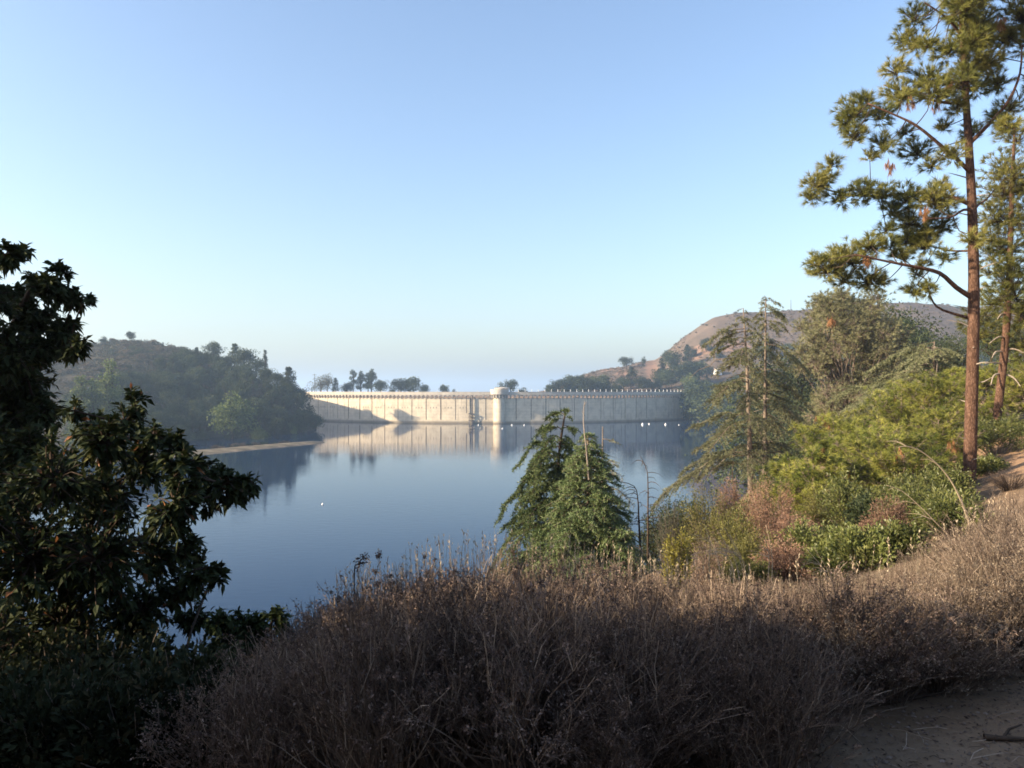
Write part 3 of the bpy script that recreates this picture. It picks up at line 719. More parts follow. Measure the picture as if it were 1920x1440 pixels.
def cedar_parts(h, rad, nb, t0=0.08, droop=0.35, up=0.12, shape=0.8, needle=0.07, nw=0.014, dens=1.0, bias=None, tr=None, bend=(0, 0), lean=(0, 0), jitter=0.35, flat=0.35, tiplen=0.12, dead=0.0):
    wood, twigs, fol = MB(), MB(), MB()
    tr = tr or h*0.017
    zz = np.linspace(0, 1, 7); tx = np.stack([lean[0]*zz*h+bend[0]*zz**4, lean[1]*zz*h+bend[1]*zz**4, h*zz-0.02*h*0], 1)
    tx[0, 2] = -0.4
    wood.tube(tx, tr*(1-zz*0.9)+0.008, 8, sub=2)
    u = np.sort(RNG.random(nb)); az = np.arange(nb)*2.39996+RNG.normal(0, 0.3, nb)
    L = rad*(1-u)**shape*(1-jitter+2*jitter*RNG.random(nb))+tiplen
    if bias is not None: L = L*(0.45+0.55*(0.5+0.5*np.cos(az-bias))*1.8)
    z = t0+(1-t0)*u
    B0 = np.stack([np.interp(z, zz, tx[:, 0]), np.interp(z, zz, tx[:, 1]), z*h], 1)
    hd = np.stack([np.cos(az), np.sin(az), np.zeros(nb)], 1)
    k = 7; s = np.linspace(0, 1, k)
    dr = droop*RNG.uniform(0.6, 1.4, nb)
    P = B0[:, None]+hd[:, None]*(L[:, None]*s)[:, :, None]
    P[:, :, 2] += L[:, None]*((up+RNG.normal(0, 0.08, nb))[:, None]*s-dr[:, None]*s**2)
    P[:, 1:-1] += RNG.normal(0, 0.02, (nb, k-2, 3))*L[:, None, None]
    wood.tubes(P, (np.linspace(1, 0.18, k)[None]*(0.008+0.011*L)[:, None]), 5)
    alive = RNG.random(nb) > dead
    # side twigs in flat sprays
    nt_ = (np.maximum(3, (L*9*dens).astype(int))*2)*alive
    bi = np.repeat(np.arange(nb), nt_); n = len(bi)
    ss = 0.16+0.84*RNG.random(n)**0.8; f = ss*(k-1); i0 = np.minimum(f.astype(int), k-2); fr = (f-i0)[:, None]
    tb = P[bi, i0]*(1-fr)+P[bi, i0+1]*fr; tdir = nrm(P[bi, i0+1]-P[bi, i0])
    side = np.stack([-hd[bi, 1], hd[bi, 0], np.zeros(n)], 1)*np.where(RNG.random(n) < 0.5, 1, -1)[:, None]
    ang = RNG.uniform(0.5, 1.1, n)[:, None]
    td = nrm(tdir*np.cos(ang)+side*np.sin(ang)+np.array([0, 0, 1.0])*RNG.normal(-0.12, flat*0.5, (n, 1)))
    tl = (L[bi]*0.36*(1-0.62*ss)+0.07)*RNG.uniform(0.6, 1.25, n)
    te = tb+td*tl[:, None]; te[:, 2] -= tl*0.18
    tw = curve_pts(tb, te, 2); twigs.tubes(tw, np.array([[0.006, 0.002]]).repeat(n, 0), 3)
    # needles
    nw = nw*1.25; m = np.maximum(3, (tl/0.027*dens).astype(int)); ti = np.repeat(np.arange(n), m); nn = len(ti)
    q = RNG.random((nn, 1)); pb = tb[ti]*(1-q)+te[ti]*q; pb[:, 2] += 0.05*tl[ti]*4*(q*(1-q))[:, 0]
    nd = td[ti]*0.55+rand_unit(nn)*0.75+np.array([0, 0, 0.25])
    ttint = np.clip(gauss_tint(n, 0.5, 0.2)+ (q if False else 0), 0, 1)
    needles(fol, pb, nd, needle*RNG.uniform(0.7, 1.2, nn), nw, np.clip(ttint[ti]+RNG.normal(0, 0.12, nn), 0, 1))
    return wood, twigs, fol

def cedar(name, loc, label, group, mat, barkm, rz=0, **k):
    wood, twigs, fol = cedar_parts(**k)
    o = empty(name, loc, rz); tag(o, label, 'tree', group)
    wood.build('trunk', barkm, o, smooth=True); 
    t = twigs.build('twigs', barkm, o, kind='stuff'); fol.build('crown', mat, o, kind='stuff')
    return o

def pine_clumps(fol, twig, clumps, limbs, L=0.2, per=24, w=0.011, k=150, depth_j=0.0):
    """clumps: (centre, radius); twigs reach each clump from the nearest limb point"""
    LP_ = np.concatenate(limbs) if limbs else None
    for c, r in clumps:
        c = np.asarray(c, float); n = max(7, int(k*r*r*1.0)+6)
        off = inside_ball(n, 0.5)*r*np.array([1, 1, 0.8]); tc = c+off
        if LP_ is not None:
            j = np.argmin(((LP_-c)**2).sum(1)); a = LP_[j]
            twig.tube([a, (a+c)/2+RNG.normal(0, 0.06, 3)*r*2-np.array([0, 0, 0.1*r]), c], [0.016, 0.012, 0.007], 5, sub=2)
        P = curve_pts(np.repeat(c[None]-np.array([[0, 0, r*0.3]]), n, 0), tc, 2)
        twig.tubes(P, np.array([[0.007, 0.0035]]).repeat(n, 0), 3)
        base = RNG.normal(0.5, 0.16)
        tufts(fol, tc, off/r+np.array([0, 0, 0.45])+0.3*rand_unit(n), L, per, w, 0.75, tint=np.clip(base+RNG.normal(0, 0.14, n), 0, 1), droop=0.16)

def young_pine(name, loc, h, rad, label, group, mat=None, rz=0, L=0.2, dens=1.0, dead=0):
    o = empty(name, loc, rz); tag(o, label, 'tree', group)
    wood, fol = MB(), MB(); tr = 0.02+h*0.012
    wood.tube([(0, 0, -0.3), (0.04*h*RNG.normal()*0.3, 0, h*0.5), (0, 0, h*0.95)], [tr, tr*0.7, tr*0.15], 8, sub=3)
    nb = int(26*dens*max(1, h/3)); u = RNG.random(nb); az = np.arange(nb)*2.4+RNG.normal(0, 0.4, nb)
    LL = rad*np.sin(np.clip(1-u, 0.05, 1)*math.pi*0.62)**0.8*RNG.uniform(0.6, 1.15, nb)+0.1
    a = np.stack([np.zeros(nb), np.zeros(nb), h*(0.06+0.86*u)], 1)
    b = a+np.stack([np.cos(az)*LL, np.sin(az)*LL, LL*(0.35+0.5*u)], 1)
    P = curve_pts(a, b, 6, -0.08, 0.03); wood.tubes(P, np.linspace(1, 0.3, 6)[None]*(0.006+0.008*LL)[:, None], 5)
    m = np.maximum(4, (LL*20).astype(int)); bi = np.repeat(np.arange(nb), m); n = len(bi); q = 0.25+0.75*RNG.random(n)
    f = q*5; i0 = np.minimum(f.astype(int), 4); fr = (f-i0)[:, None]; pb = P[bi, i0]*(1-fr)+P[bi, i0+1]*fr
    off = rand_unit(n)*(0.2*LL[bi]*(1.1-0.5*q)+0.05)[:, None]; off[:, 2] = np.abs(off[:, 2])*0.8
    tc = pb+off; wood.tubes(curve_pts(pb, tc, 2), np.array([[0.006, 0.004]]).repeat(n, 0), 3)
    br = gauss_tint(nb, 0.5, 0.28)
    tufts(fol, tc, off/np.linalg.norm(off, axis=1, keepdims=True)+nrm(b-a)[bi]*0.6+np.array([0, 0, 0.2]), L, 19, 0.0155, 0.75, tint=np.clip(br[bi]+RNG.normal(0, 0.12, n), 0, 1), droop=0.3)
    wood.build('trunk', M_GBARK, o, smooth=True); fol.build('crown', mat or M_YPINE, o, kind='stuff')
    if dead:
        dm = MB(); sel = RNG.choice(n, dead); cc = tc[sel]
        cc = np.repeat(cc, 7, 0)+RNG.normal(0, 0.09, (dead*7, 3)); tufts(dm, cc, np.tile([[0, 0, -1.0]], (dead*7, 1)), L*0.9, 18, 0.012, 0.5, droop=0.1)
        dm.build('dead_needles', M_DEADN, o, kind='stuff')
    return o

def shrub_parts(h, rad, nst, nlf, leafL, leafW, stemr=0.008, up=0.3, spread=1.0, cl=0.10, blade=leaves4, inner=0.35):
    stem, fol = MB(), MB()
    az = RNG.random(nst)*6.283; el = RNG.random(nst)**0.6
    tip = np.stack([np.cos(az)*rad*(0.15+0.85*(1-el**2)**0.5*RNG.uniform(0.4, 1, nst)), np.sin(az)*rad*(0.15+0.85*(1-el**2)**0.5*RNG.uniform(0.4, 1, nst)), h*(0.25+0.75*el)*RNG.uniform(0.75, 1.05, nst)], 1)*spread
    base = np.stack([tip[:, 0]*0.12, tip[:, 1]*0.12, np.full(nst, -0.1)], 1)
    P = curve_pts(base, tip, 6, 0.08, 0.03); stem.tubes(P[:, [0, 2, 4, 5]], np.array([[1, 0.72, 0.44, 0.3]])*stemr*RNG.uniform(0.6, 1.3, (nst, 1)), 3, tint=RNG.random(nst))
    per = nlf//nst; bi = np.repeat(np.arange(nst), per); n = len(bi); q = inner+(1-inner)*RNG.random(n)**0.7
    f = q*5; i0 = np.minimum(f.astype(int), 4); fr = (f-i0)[:, None]; pb = P[bi, i0]*(1-fr)+P[bi, i0+1]*fr
    off = rand_unit(n)*cl*RNG.random((n, 1))**0.5
    d = off/cl+0.5*nrm(tip-base)[bi]+np.array([0, 0, up])+0.4*rand_unit(n)
    T = np.clip(gauss_tint(nst, 0.5, 0.18)[bi]+RNG.normal(0, 0.15, n), 0, 1)
    blade(fol, pb+off, d, leafL*RNG.uniform(0.6, 1.25, n), leafW*RNG.uniform(0.7, 1.2, n), T)
    return stem, fol

def shrub(name, loc, label, group, mat, h, rad, nst=60, nlf=4000, leafL=0.07, leafW=0.03, stemm=None, cat='shrub', rz=0, **k):
    st, fo = shrub_parts(h, rad, nst, nlf, leafL, leafW, **k)
    o = empty(name, loc, rz); tag(o, label, cat, group)
    st.build('stems', stemm or M_GBARK, o, kind='stuff'); fo.build('foliage', mat, o, kind='stuff')
    return o

def dry_shrub_meshes(h, rad, nst=120, nbit=3200, bit=0.02, twiggy=4, leafm=None, fuzz=1.0, heads=0):
    st, fo = MB(), MB()
    az = RNG.random(nst)*6.283; lean = RNG.random(nst)**0.7
    tip = np.stack([np.cos(az)*rad*lean, np.sin(az)*rad*lean, h*RNG.uniform(0.55, 1.08, nst)*(1-0.35*lean**2)], 1)
    base = np.stack([np.cos(az)*rad*0.18*RNG.random(nst), np.sin(az)*rad*0.18*RNG.random(nst), np.full(nst, -0.12)], 1)
    P = curve_pts(base, tip, 6, 0.05, 0.035); st.tubes(P, np.linspace(1, 0.35, 6)[None]*0.0042*RNG.uniform(0.5, 1.5, (nst, 1)), 3, tint=gauss_tint(nst, 0.45, 0.25))
    bi = np.repeat(np.arange(nst), twiggy); n = len(bi); q = 0.3+0.65*RNG.random(n); f = q*5; i0 = np.minimum(f.astype(int), 4); fr = (f-i0)[:, None]
    pb = P[bi, i0]*(1-fr)+P[bi, i0+1]*fr; dd = nrm(tip-base)[bi]+0.75*rand_unit(n); dd[:, 2] = np.abs(dd[:, 2])+0.2
    te = pb+nrm(dd)*(h*0.3*(1.15-q)*RNG.uniform(0.5, 1.3, n)+0.05)[:, None]
    Q = curve_pts(pb, te, 4, 0.04, 0.04); st.tubes(Q[:, [0, 2, 3]], np.array([[0.0024, 0.0017, 0.001]]).repeat(n, 0), 3, tint=gauss_tint(n, 0.5, 0.25))
    # dry leaves and seed heads strung along the twigs
    j = RNG.integers(0, n, nbit); t = RNG.random(nbit)**0.6; f = t*3; i0 = np.minimum(f.astype(int), 2); fr = (f-i0)[:, None]
    c = Q[j, i0]*(1-fr)+Q[j, i0+1]*fr+RNG.normal(0, 0.012*fuzz, (nbit, 3))
    leaves4(fo, c, rand_unit(nbit)+np.array([0, 0, 0.3]), bit*RNG.uniform(0.5, 1.4, nbit), bit*0.55*RNG.uniform(0.6, 1.3, nbit), np.clip(gauss_tint(n, 0.45, 0.2)[j]+RNG.normal(0, 0.15, nbit), 0, 1))
    if heads:
        sel = RNG.choice(n, heads); per = 16; hc = np.repeat(te[sel], per, 0)+rand_unit(heads*per)*np.repeat(RNG.uniform(0.006, 0.02, heads), per)[:, None]
        leaves4(fo, hc, rand_unit(heads*per), 0.014, 0.009, np.clip(np.repeat(gauss_tint(heads, 0.35, 0.25), per), 0, 1))
    return st.mesh('stems', M_DRYSTEM), fo.mesh('foliage', leafm or M_DRYLEAF)
# ------------------------------------------------------------------ trees of the far shore
def far_kinds():
    K = {}
    def k(key, name, mats, **a):
        wood, crown = clump_tree(**a); K[key] = (name, wood.mesh('trunk', M_DBARK), crown.mesh('crown', mats), a['h'])
    k('oak1', 'oak_tree', M_FAR, h=9, w=9.5, style='round', cards=2000, K=34, card=0.6)
    k('oak2', 'evergreen_tree', M_FAR, h=7.5, w=9, style='round', cards=1700, K=28, card=0.6)
    k('oak3', 'evergreen_tree', M_FAR, h=8.5, w=8, style='bush', cards=1900, K=30, card=0.6)
    k('pine1', 'pine_tree', M_FAR, h=13, w=7.5, style='pine', cards=2000, K=38, card=0.6)
    k('pine2', 'pine_tree', M_FAR, h=15, w=7, style='pine', cards=2000, K=36, card=0.6)
    k('euc', 'eucalyptus_tree', M_FAR, h=16, w=7.5, style='open', cards=1700, K=26, card=0.6)
    k('cyp', 'cypress_tree', M_FAR, h=14, w=4.2, style='cypress', cards=1500, K=30, card=0.5)
    k('pale', 'poplar_tree', M_FARL, h=12, w=5.5, style='cypress', cards=2200, K=34, card=0.5)
    k('paler', 'willow_tree', M_FARL, h=8, w=8, style='round', cards=2200, K=34, card=0.5)
    k('grey', 'bare_tree', M_FARG, h=9, w=9, style='round', cards=900, K=30, card=0.5)
    k('scrub1', 'scrub_bush', M_FARB, h=2.2, w=4.2, style='bush', cards=500, K=14, card=0.42)
    k('scrub2', 'scrub_bush', M_FAR, h=2.8, w=4.2, style='bush', cards=550, K=14, card=0.42)
    k('mid1', 'oak_tree', M_FAR, h=9, w=8, style='round', cards=8500, K=60, card=0.2)
    k('mid2', 'oak_tree', M_FAR, h=9, w=8, style='bush', cards=8500, K=60, card=0.2)
    k('midp', 'pine_tree', M_FAR, h=11, w=6.5, style='pine', cards=7500, K=60, card=0.2)
    return K
FK = far_kinds()
def far_tree(key, px, d, h, label, group=None, cat='tree', wide=1.0, dz=0.0):
    name, tm, cm, h0 = FK[key]
    x, y, z = at(px, d); s = h/h0
    o = empty(name, (x, y, z+dz), RNG.random()*6.28); o.scale = (s*wide, s*wide, s)
    tag(o, label, cat, group); link_mesh('trunk', tm, o); link_mesh('crown', cm, o, kind='stuff')
    return o
def top_to_h(px, d, ytop):
    return EYE-(ytop-HY)/F*d-at(px, d)[2]
def sky_tree(key, px, d, ytop, label, group=None, wide=1.0):
    return far_tree(key, px, d, max(2.0, top_to_h(px, d, ytop)), label, group, wide=wide)

# --- behind the dam crest, left half
GB = 'trees behind the dam crest'
for key, px, d, yt, lab, wd in (
        ('grey', 602, 470, 705, 'pale grey twiggy tree behind the far left end of the dam', 1.3),
        ('grey', 614, 480, 702, 'taller pale grey tree at the left end of the dam, beside the utility pole', 0.8),
        ('pine1', 629, 482, 709, 'small dark pine standing alone behind the left end of the dam crest', 0.75),
        ('oak1', 650, 484, 717, 'low dark tree at the left foot of the tall tree group on the dam crest', 1.0),
        ('euc', 662, 486, 694, 'slender open tree, leftmost of the tall group behind the dam', 0.8),
        ('pine2', 677, 486, 696, 'tall dark pine in the middle of the tall group behind the dam', 1.0),
        ('euc', 690, 488, 700, 'open leafy tree between the two tall pines behind the dam', 0.9),
        ('pine2', 697, 486, 692, 'tallest dark pine of the group behind the dam crest', 1.05),
        ('oak1', 714, 484, 711, 'rounded dark tree at the right end of the tall group behind the dam', 0.9),
        ('oak3', 735, 482, 722, 'small dark bush tree left of the broad tree behind the dam', 0.8),
        ('oak1', 752, 488, 709, 'broad spreading dark tree, left half of the wide crown behind the dam', 1.1),
        ('oak2', 770, 490, 708, 'broad spreading dark tree, right half of the wide crown behind the dam', 1.2),
        ('oak2', 795, 488, 722, 'low dark tree trailing right of the wide crown behind the dam', 1.0),
        ('oak2', 833, 495, 722, 'small round tree alone behind the sunlit dam crest', 0.9),
        ('oak3', 851, 500, 728, 'tiny round bush just right of the lone small tree on the crest', 0.8),
        ('oak3', 940, 480, 714, 'round tree rising directly behind the dam tower', 0.9),
        ('oak1', 957, 482, 710, 'dark round tree behind the right edge of the dam tower', 0.85),
        ('oak3', 980, 490, 725, 'low flat dark tree a little right of the dam tower', 1.4)):
    sky_tree(key, px, d, yt, lab, GB, wd)

# --- right hill
GR = 'trees along the foot of the right hill'
for key, px, d, yt, lab, wd in (
        ('oak1', 1045, 490, 710, 'dark round tree at the left tip of the right hill, above the dam', 1.0),
        ('oak2', 1068, 495, 705, 'grey green tree second from the left tip of the right hill', 1.0),
        ('oak1', 1093, 492, 702, 'broad dark tree above the dam where the right hill begins to rise', 1.1),
        ('oak2', 1127, 498, 704, 'wide grey green tree below the pale slope of the low ridge', 1.2),
        ('oak3', 1155, 492, 711, 'low tree in front of the low ridge, left of the tall dark pine', 1.1),
        ('pine1', 1184, 500, 688, 'tall dark tree standing against the red slope of the low ridge', 0.95),
        ('oak1', 1208, 494, 705, 'bright topped round tree just left of the orange bare slope', 1.1),
        ('cyp', 1240, 520, 672, 'tall dark tree at the right edge of the orange bare slope', 1.3),
        ('oak1', 1258, 500, 690, 'large dull green tree right of the orange bare slope', 1.1),
        ('oak1', 1262, 545, 655, 'dark tree on the skyline side of the hill above the orange slope', 0.9),
        ('pine1', 1289, 545, 647, 'tall tree on the slope between the orange patches of the right hill', 0.9),
        ('oak1', 1280, 500, 676, 'broad dark tree in the wood under the right hill', 1.1),
        ('paler', 1294, 488, 700, 'pale green tree at the dam end under the right hill', 0.9),
        ('oak2', 1312, 500, 680, 'grey green tree in the wood left of the tall conifers', 1.2),
        ('oak2', 1331, 560, 649, 'dark round bush on the orange bare patch of the right hill', 1.1),
        ('oak3', 1310, 575, 652, 'tiny dark bush on the orange bare patch of the right hill', 0.5),
        ('oak1', 1175, 610, 668, 'round dark tree on the skyline of the low ridge', 1.2),
        ('oak3', 1207, 620, 667, 'small dark bush on the skyline right of the round ridge tree', 0.7),
        ('oak3', 1071, 600, 702, 'tiny dark bush on the left skyline of the low ridge', 0.6)):
    sky_tree(key, px, d, yt, lab, GR, wd)
for i in range(60):
    px = RNG.uniform(1235, 1850); d = RNG.uniform(485, 565); key = ['oak1', 'oak2', 'oak3', 'pine1', 'euc'][RNG.integers(5)]
    far_tree(key, px, d, RNG.uniform(7, 13), 'dull green tree in the wood under the right hill, %s' % ('beside the orange bare slope' if px < 1330 else ('behind the sparse cedars' if px < 1490 else 'behind the broad grey green pine' if px < 1680 else 'behind the tall pine')), 'wood under the right hill')
for i in range(46):
    px = RNG.uniform(1030, 1240); d = RNG.uniform(486, 530)
    far_tree(['oak2', 'oak3', 'oak1'][RNG.integers(3)], px, d, RNG.uniform(4, 7.5), 'low dark tree behind the dam crest, %s' % ('at the left tip of the right hill' if px < 1110 else ('below the low ridge' if px < 1180 else 'just below the orange slope')), 'tree belt behind the right half of the dam')
for i in range(26):
    px = RNG.uniform(1318, 1480); sh_ = np.interp(px, RDS[0], RDS[1]); d = sh_+RNG.uniform(2, 40)
    far_tree(['oak1', 'oak2', 'oak3', 'oak1'][RNG.integers(4)], px, d, RNG.uniform(6, 10) if d > 200 else RNG.uniform(3, 5), 'dark shore tree at the right end of the dam, %s' % ('beside the dam' if px < 1370 else 'behind the sparse cedars'), 'shore trees at the right end of the dam')
for i in range(90):
    px = RNG.uniform(1060, 1850); d = RNG.uniform(530, 640)
    far_tree(['scrub1', 'scrub1', 'scrub2'][RNG.integers(3)], px, d, RNG.uniform(0.9, 2.0), 'small brown scrub bush on the dry right hill, %s' % ('on the low left ridge' if px < 1230 else ('on the steep bare flank' if px < 1400 else 'on the high crest behind the conifers')), 'scrub on the right hill', 'bush', 1.2)

# --- left hill
for key, px, d, yt, lab, wd in (
        ('pine1', 440, 362, 645, 'bushy dark tree rising on the right shoulder of the left hill skyline', 1.2),
        ('oak1', 458, 352, 652, 'dark round tree on the left hill skyline right of the bushy one', 1.0),
        ('cyp', 497, 344, 656, 'narrow dark column of a tree alone on the left hill skyline', 0.8),
        ('oak1', 480, 346, 671, 'dark tree below the narrow skyline tree of the left hill', 1.0),
        ('pine1', 541, 332, 689, 'dark pointed tree at the right end of the left hill skyline', 1.1),
        ('oak1', 520, 334, 697, 'dark tree left of the pointed tree at the end of the left hill', 1.0),
        ('oak1', 560, 330, 725, 'dark round tree sloping down towards the dam at the end of the left hill', 1.0),
        ('oak3', 577, 328, 755, 'dark bushy tree at the waterside tip of the left hill beside the dam', 1.2),
        ('oak3', 588, 329, 775, 'lowest dark bush at the waterside tip of the left hill', 0.9),
        ('oak2', 245, 392, 622, 'small round tree on the summit of the left hill', 1.0),
        ('oak3', 195, 392, 629, 'pale bush on the skyline left of the left hill summit', 1.2),
        ('pale', 205, 232, 676, 'tall sunlit yellow green tree on the lower left hillside', 0.9),
        ('pale', 150, 226, 706, 'sunlit yellow green tree at the far left foot of the left hill', 1.0),
        ('pale', 175, 228, 712, 'shorter sunlit yellow green tree between the two others on the left hillside', 1.0),
        ('paler', 436, 270, 737, 'light green rounded tree glowing among dark trees above the sand spit', 1.0),
        ('paler', 486, 268, 800, 'low yellow green bush on the shore above the sand spit', 0.9),
        ('paler', 552, 300, 800, 'low light green bush near the right end of the far left shore', 0.6)):
    sky_tree(key, px, d, yt, lab, 'trees of the left hill', wd)
n = 0
while n < 240:
    px = RNG.uniform(120, 600); d = RNG.uniform(225, 392)
    lo = np.interp(px, LP, LDS); hi = np.interp(px, LP, LDR)
    t = (d-lo)/(hi-lo)
    dense = np.interp(px, [100, 250, 400, 600], [0.3, 0.5, 0.95, 1.0])
    if t < 0.04 or t > dense or t > 0.97: continue
    key = ['oak1', 'oak2', 'oak3', 'oak1', 'pine1'][RNG.integers(5)]
    far_tree(key, px, d, RNG.uniform(5, 9) if t > 0.1 else RNG.uniform(3, 5), 'dark evergreen on the left hill, %s, %s' % (('low shore slope', 'middle slope', 'upper slope')[min(2, int(t*3))], 'under its summit' if px < 290 else ('left of the light green tree' if px < 420 else ('behind the light green tree' if px < 480 else 'near the end by the dam'))), 'wood on the left hill'); n += 1
for i in range(120):
    px = RNG.uniform(60, 460); d = RNG.uniform(300, 396)
    far_tree(['scrub1', 'scrub2', 'scrub1'][RNG.integers(3)], px, d, RNG.uniform(1.2, 2.6), 'low brown scrub bush on the upper left hill, %s' % ('left of its summit' if px < 230 else ('right under its summit' if px < 330 else 'on the shoulder above the dense wood')), 'scrub on the left hill', 'bush', 1.3)
for i in range(60):
    px = RNG.uniform(340, 585); t = (px-330)/260; d = 206+t*48+RNG.uniform(1, 14)
    far_tree(['scrub1', 'scrub2'][RNG.integers(2)], px, d, RNG.uniform(0.6, 1.5), 'low dry bush along the sandy shore under the left hill', 'bushes on the sand spit', 'bush', 1.2)

# low chaparral on both hills, too small and too many to tell apart
def chaparral(name, n, p0, p1, d0, d1, mat, size, test):
    px = RNG.uniform(p0, p1, n*3); d = RNG.uniform(d0, d1, n*3); ok = test(px, d); px, d = px[ok][:n], d[ok][:n]; n = len(px)
    x = (px-960)/F*d; z = G(x, d); r = size*RNG.uniform(0.5, 1.5, n); per = 20
    off = inside_ball(n*per, 0.4)*np.array([1, 1, 0.75]); off[:, 2] = np.abs(off[:, 2]); B = np.repeat(np.stack([x, d, z], 1), per, 0)+off*np.repeat(r, per)[:, None]
    mb = MB(); T = np.clip(np.repeat(RNG.random(n), per)*0.8+RNG.normal(0.1, 0.12, n*per), 0, 1)
    leaves4(mb, B, off+0.7*rand_unit(n*per), 0.72*RNG.uniform(0.6, 1.3, n*per), 0.48, T); tag(mb.build(name, mat), kind='stuff')
M_CHAP = leaf_mat('chaparral_leaves', [(0.0, (0.035, 0.045, 0.022)), (0.5, (0.07, 0.065, 0.038)), (1.0, (0.12, 0.09, 0.06))], 0.1, 0.8)
M_CHAPR = leaf_mat('dry_chaparral_leaves', [(0.0, (0.06, 0.06, 0.035)), (0.5, (0.12, 0.09, 0.062)), (1.0, (0.18, 0.13, 0.095))], 0.1, 0.8)
chaparral('chaparral', 1900, 60, 560, 290, 396, M_CHAP, 1.5, lambda p, d: (d < np.interp(p, LP, LDR)) & (d > np.interp(p, LP, LDS)+20))
chaparral('chaparral', 1800, 1060, 1850, 545, 640, M_CHAPR, 0.8, lambda p, d: (np.abs(p-1222) > 16) & ((np.abs(p-1325) > 36) | (d < 560)))
# utility pole and mast
def pole(name, px, d, ytop, label, arms):
    x, y, z = at(px, d); h = EYE-(ytop-HY)/F*d-z
    o = empty(name, (x, y, z)); tag(o, label, 'pole')
    mb = MB(); mb.tube([(0, 0, -0.5), (0, 0, h*0.5), (0, 0, h)], [0.2, 0.17, 0.13], 8); mb.build('post', M_DBARK, o)
    for a in arms:
        mb = MB(); mb.box((0, -0.2, h*a), (2.6, 0.14, 0.16)); mb.build('crossarm', M_DBARK, o)
pole('utility_pole', 590, 478, 701, 'thin utility pole with a crossarm above the far left end of the dam', (0.96,))
pole('antenna_mast', 1483, 636, 562, 'thin antenna mast on the skyline of the right hill', ())

# small pale house glimpsed above the right end of the dam
hx, hy, hz = at(1346, 520)
ho = empty('house', (hx, hy, hz), 0.3); tag(ho, 'small white house glimpsed between trees at the right end of the dam', 'house')
mb = MB(); mb.box((0, 0, 1.6), (4, 4, 3.4)); mb.build('wall', M_WHITE, ho)
mb = MB(); mb.faces([[-2.3, -2.4, 3.32], [2.3, -2.4, 3.32], [2.3, 2.4, 3.32], [-2.3, 2.4, 3.32], [-2.3, 0, 4.6], [2.3, 0, 4.6]], [[0, 1, 5, 4], [2, 3, 4, 5], [0, 3, 2, 1]], [[0, 4, 3], [1, 2, 5]]); mb.build('roof', plain_mat('house_roof', (0.3, 0.24, 0.2)), ho)
for wx in (-1.0, 1.0):
    mb = MB(); mb.box((wx, -2.02, 1.8), (0.8, 0.08, 1.1)); mb.build('window', M_STEEL, ho)
# ------------------------------------------------------------------ right bank: conifers
def local(root, P): return np.asarray(P, float)-np.array(root)

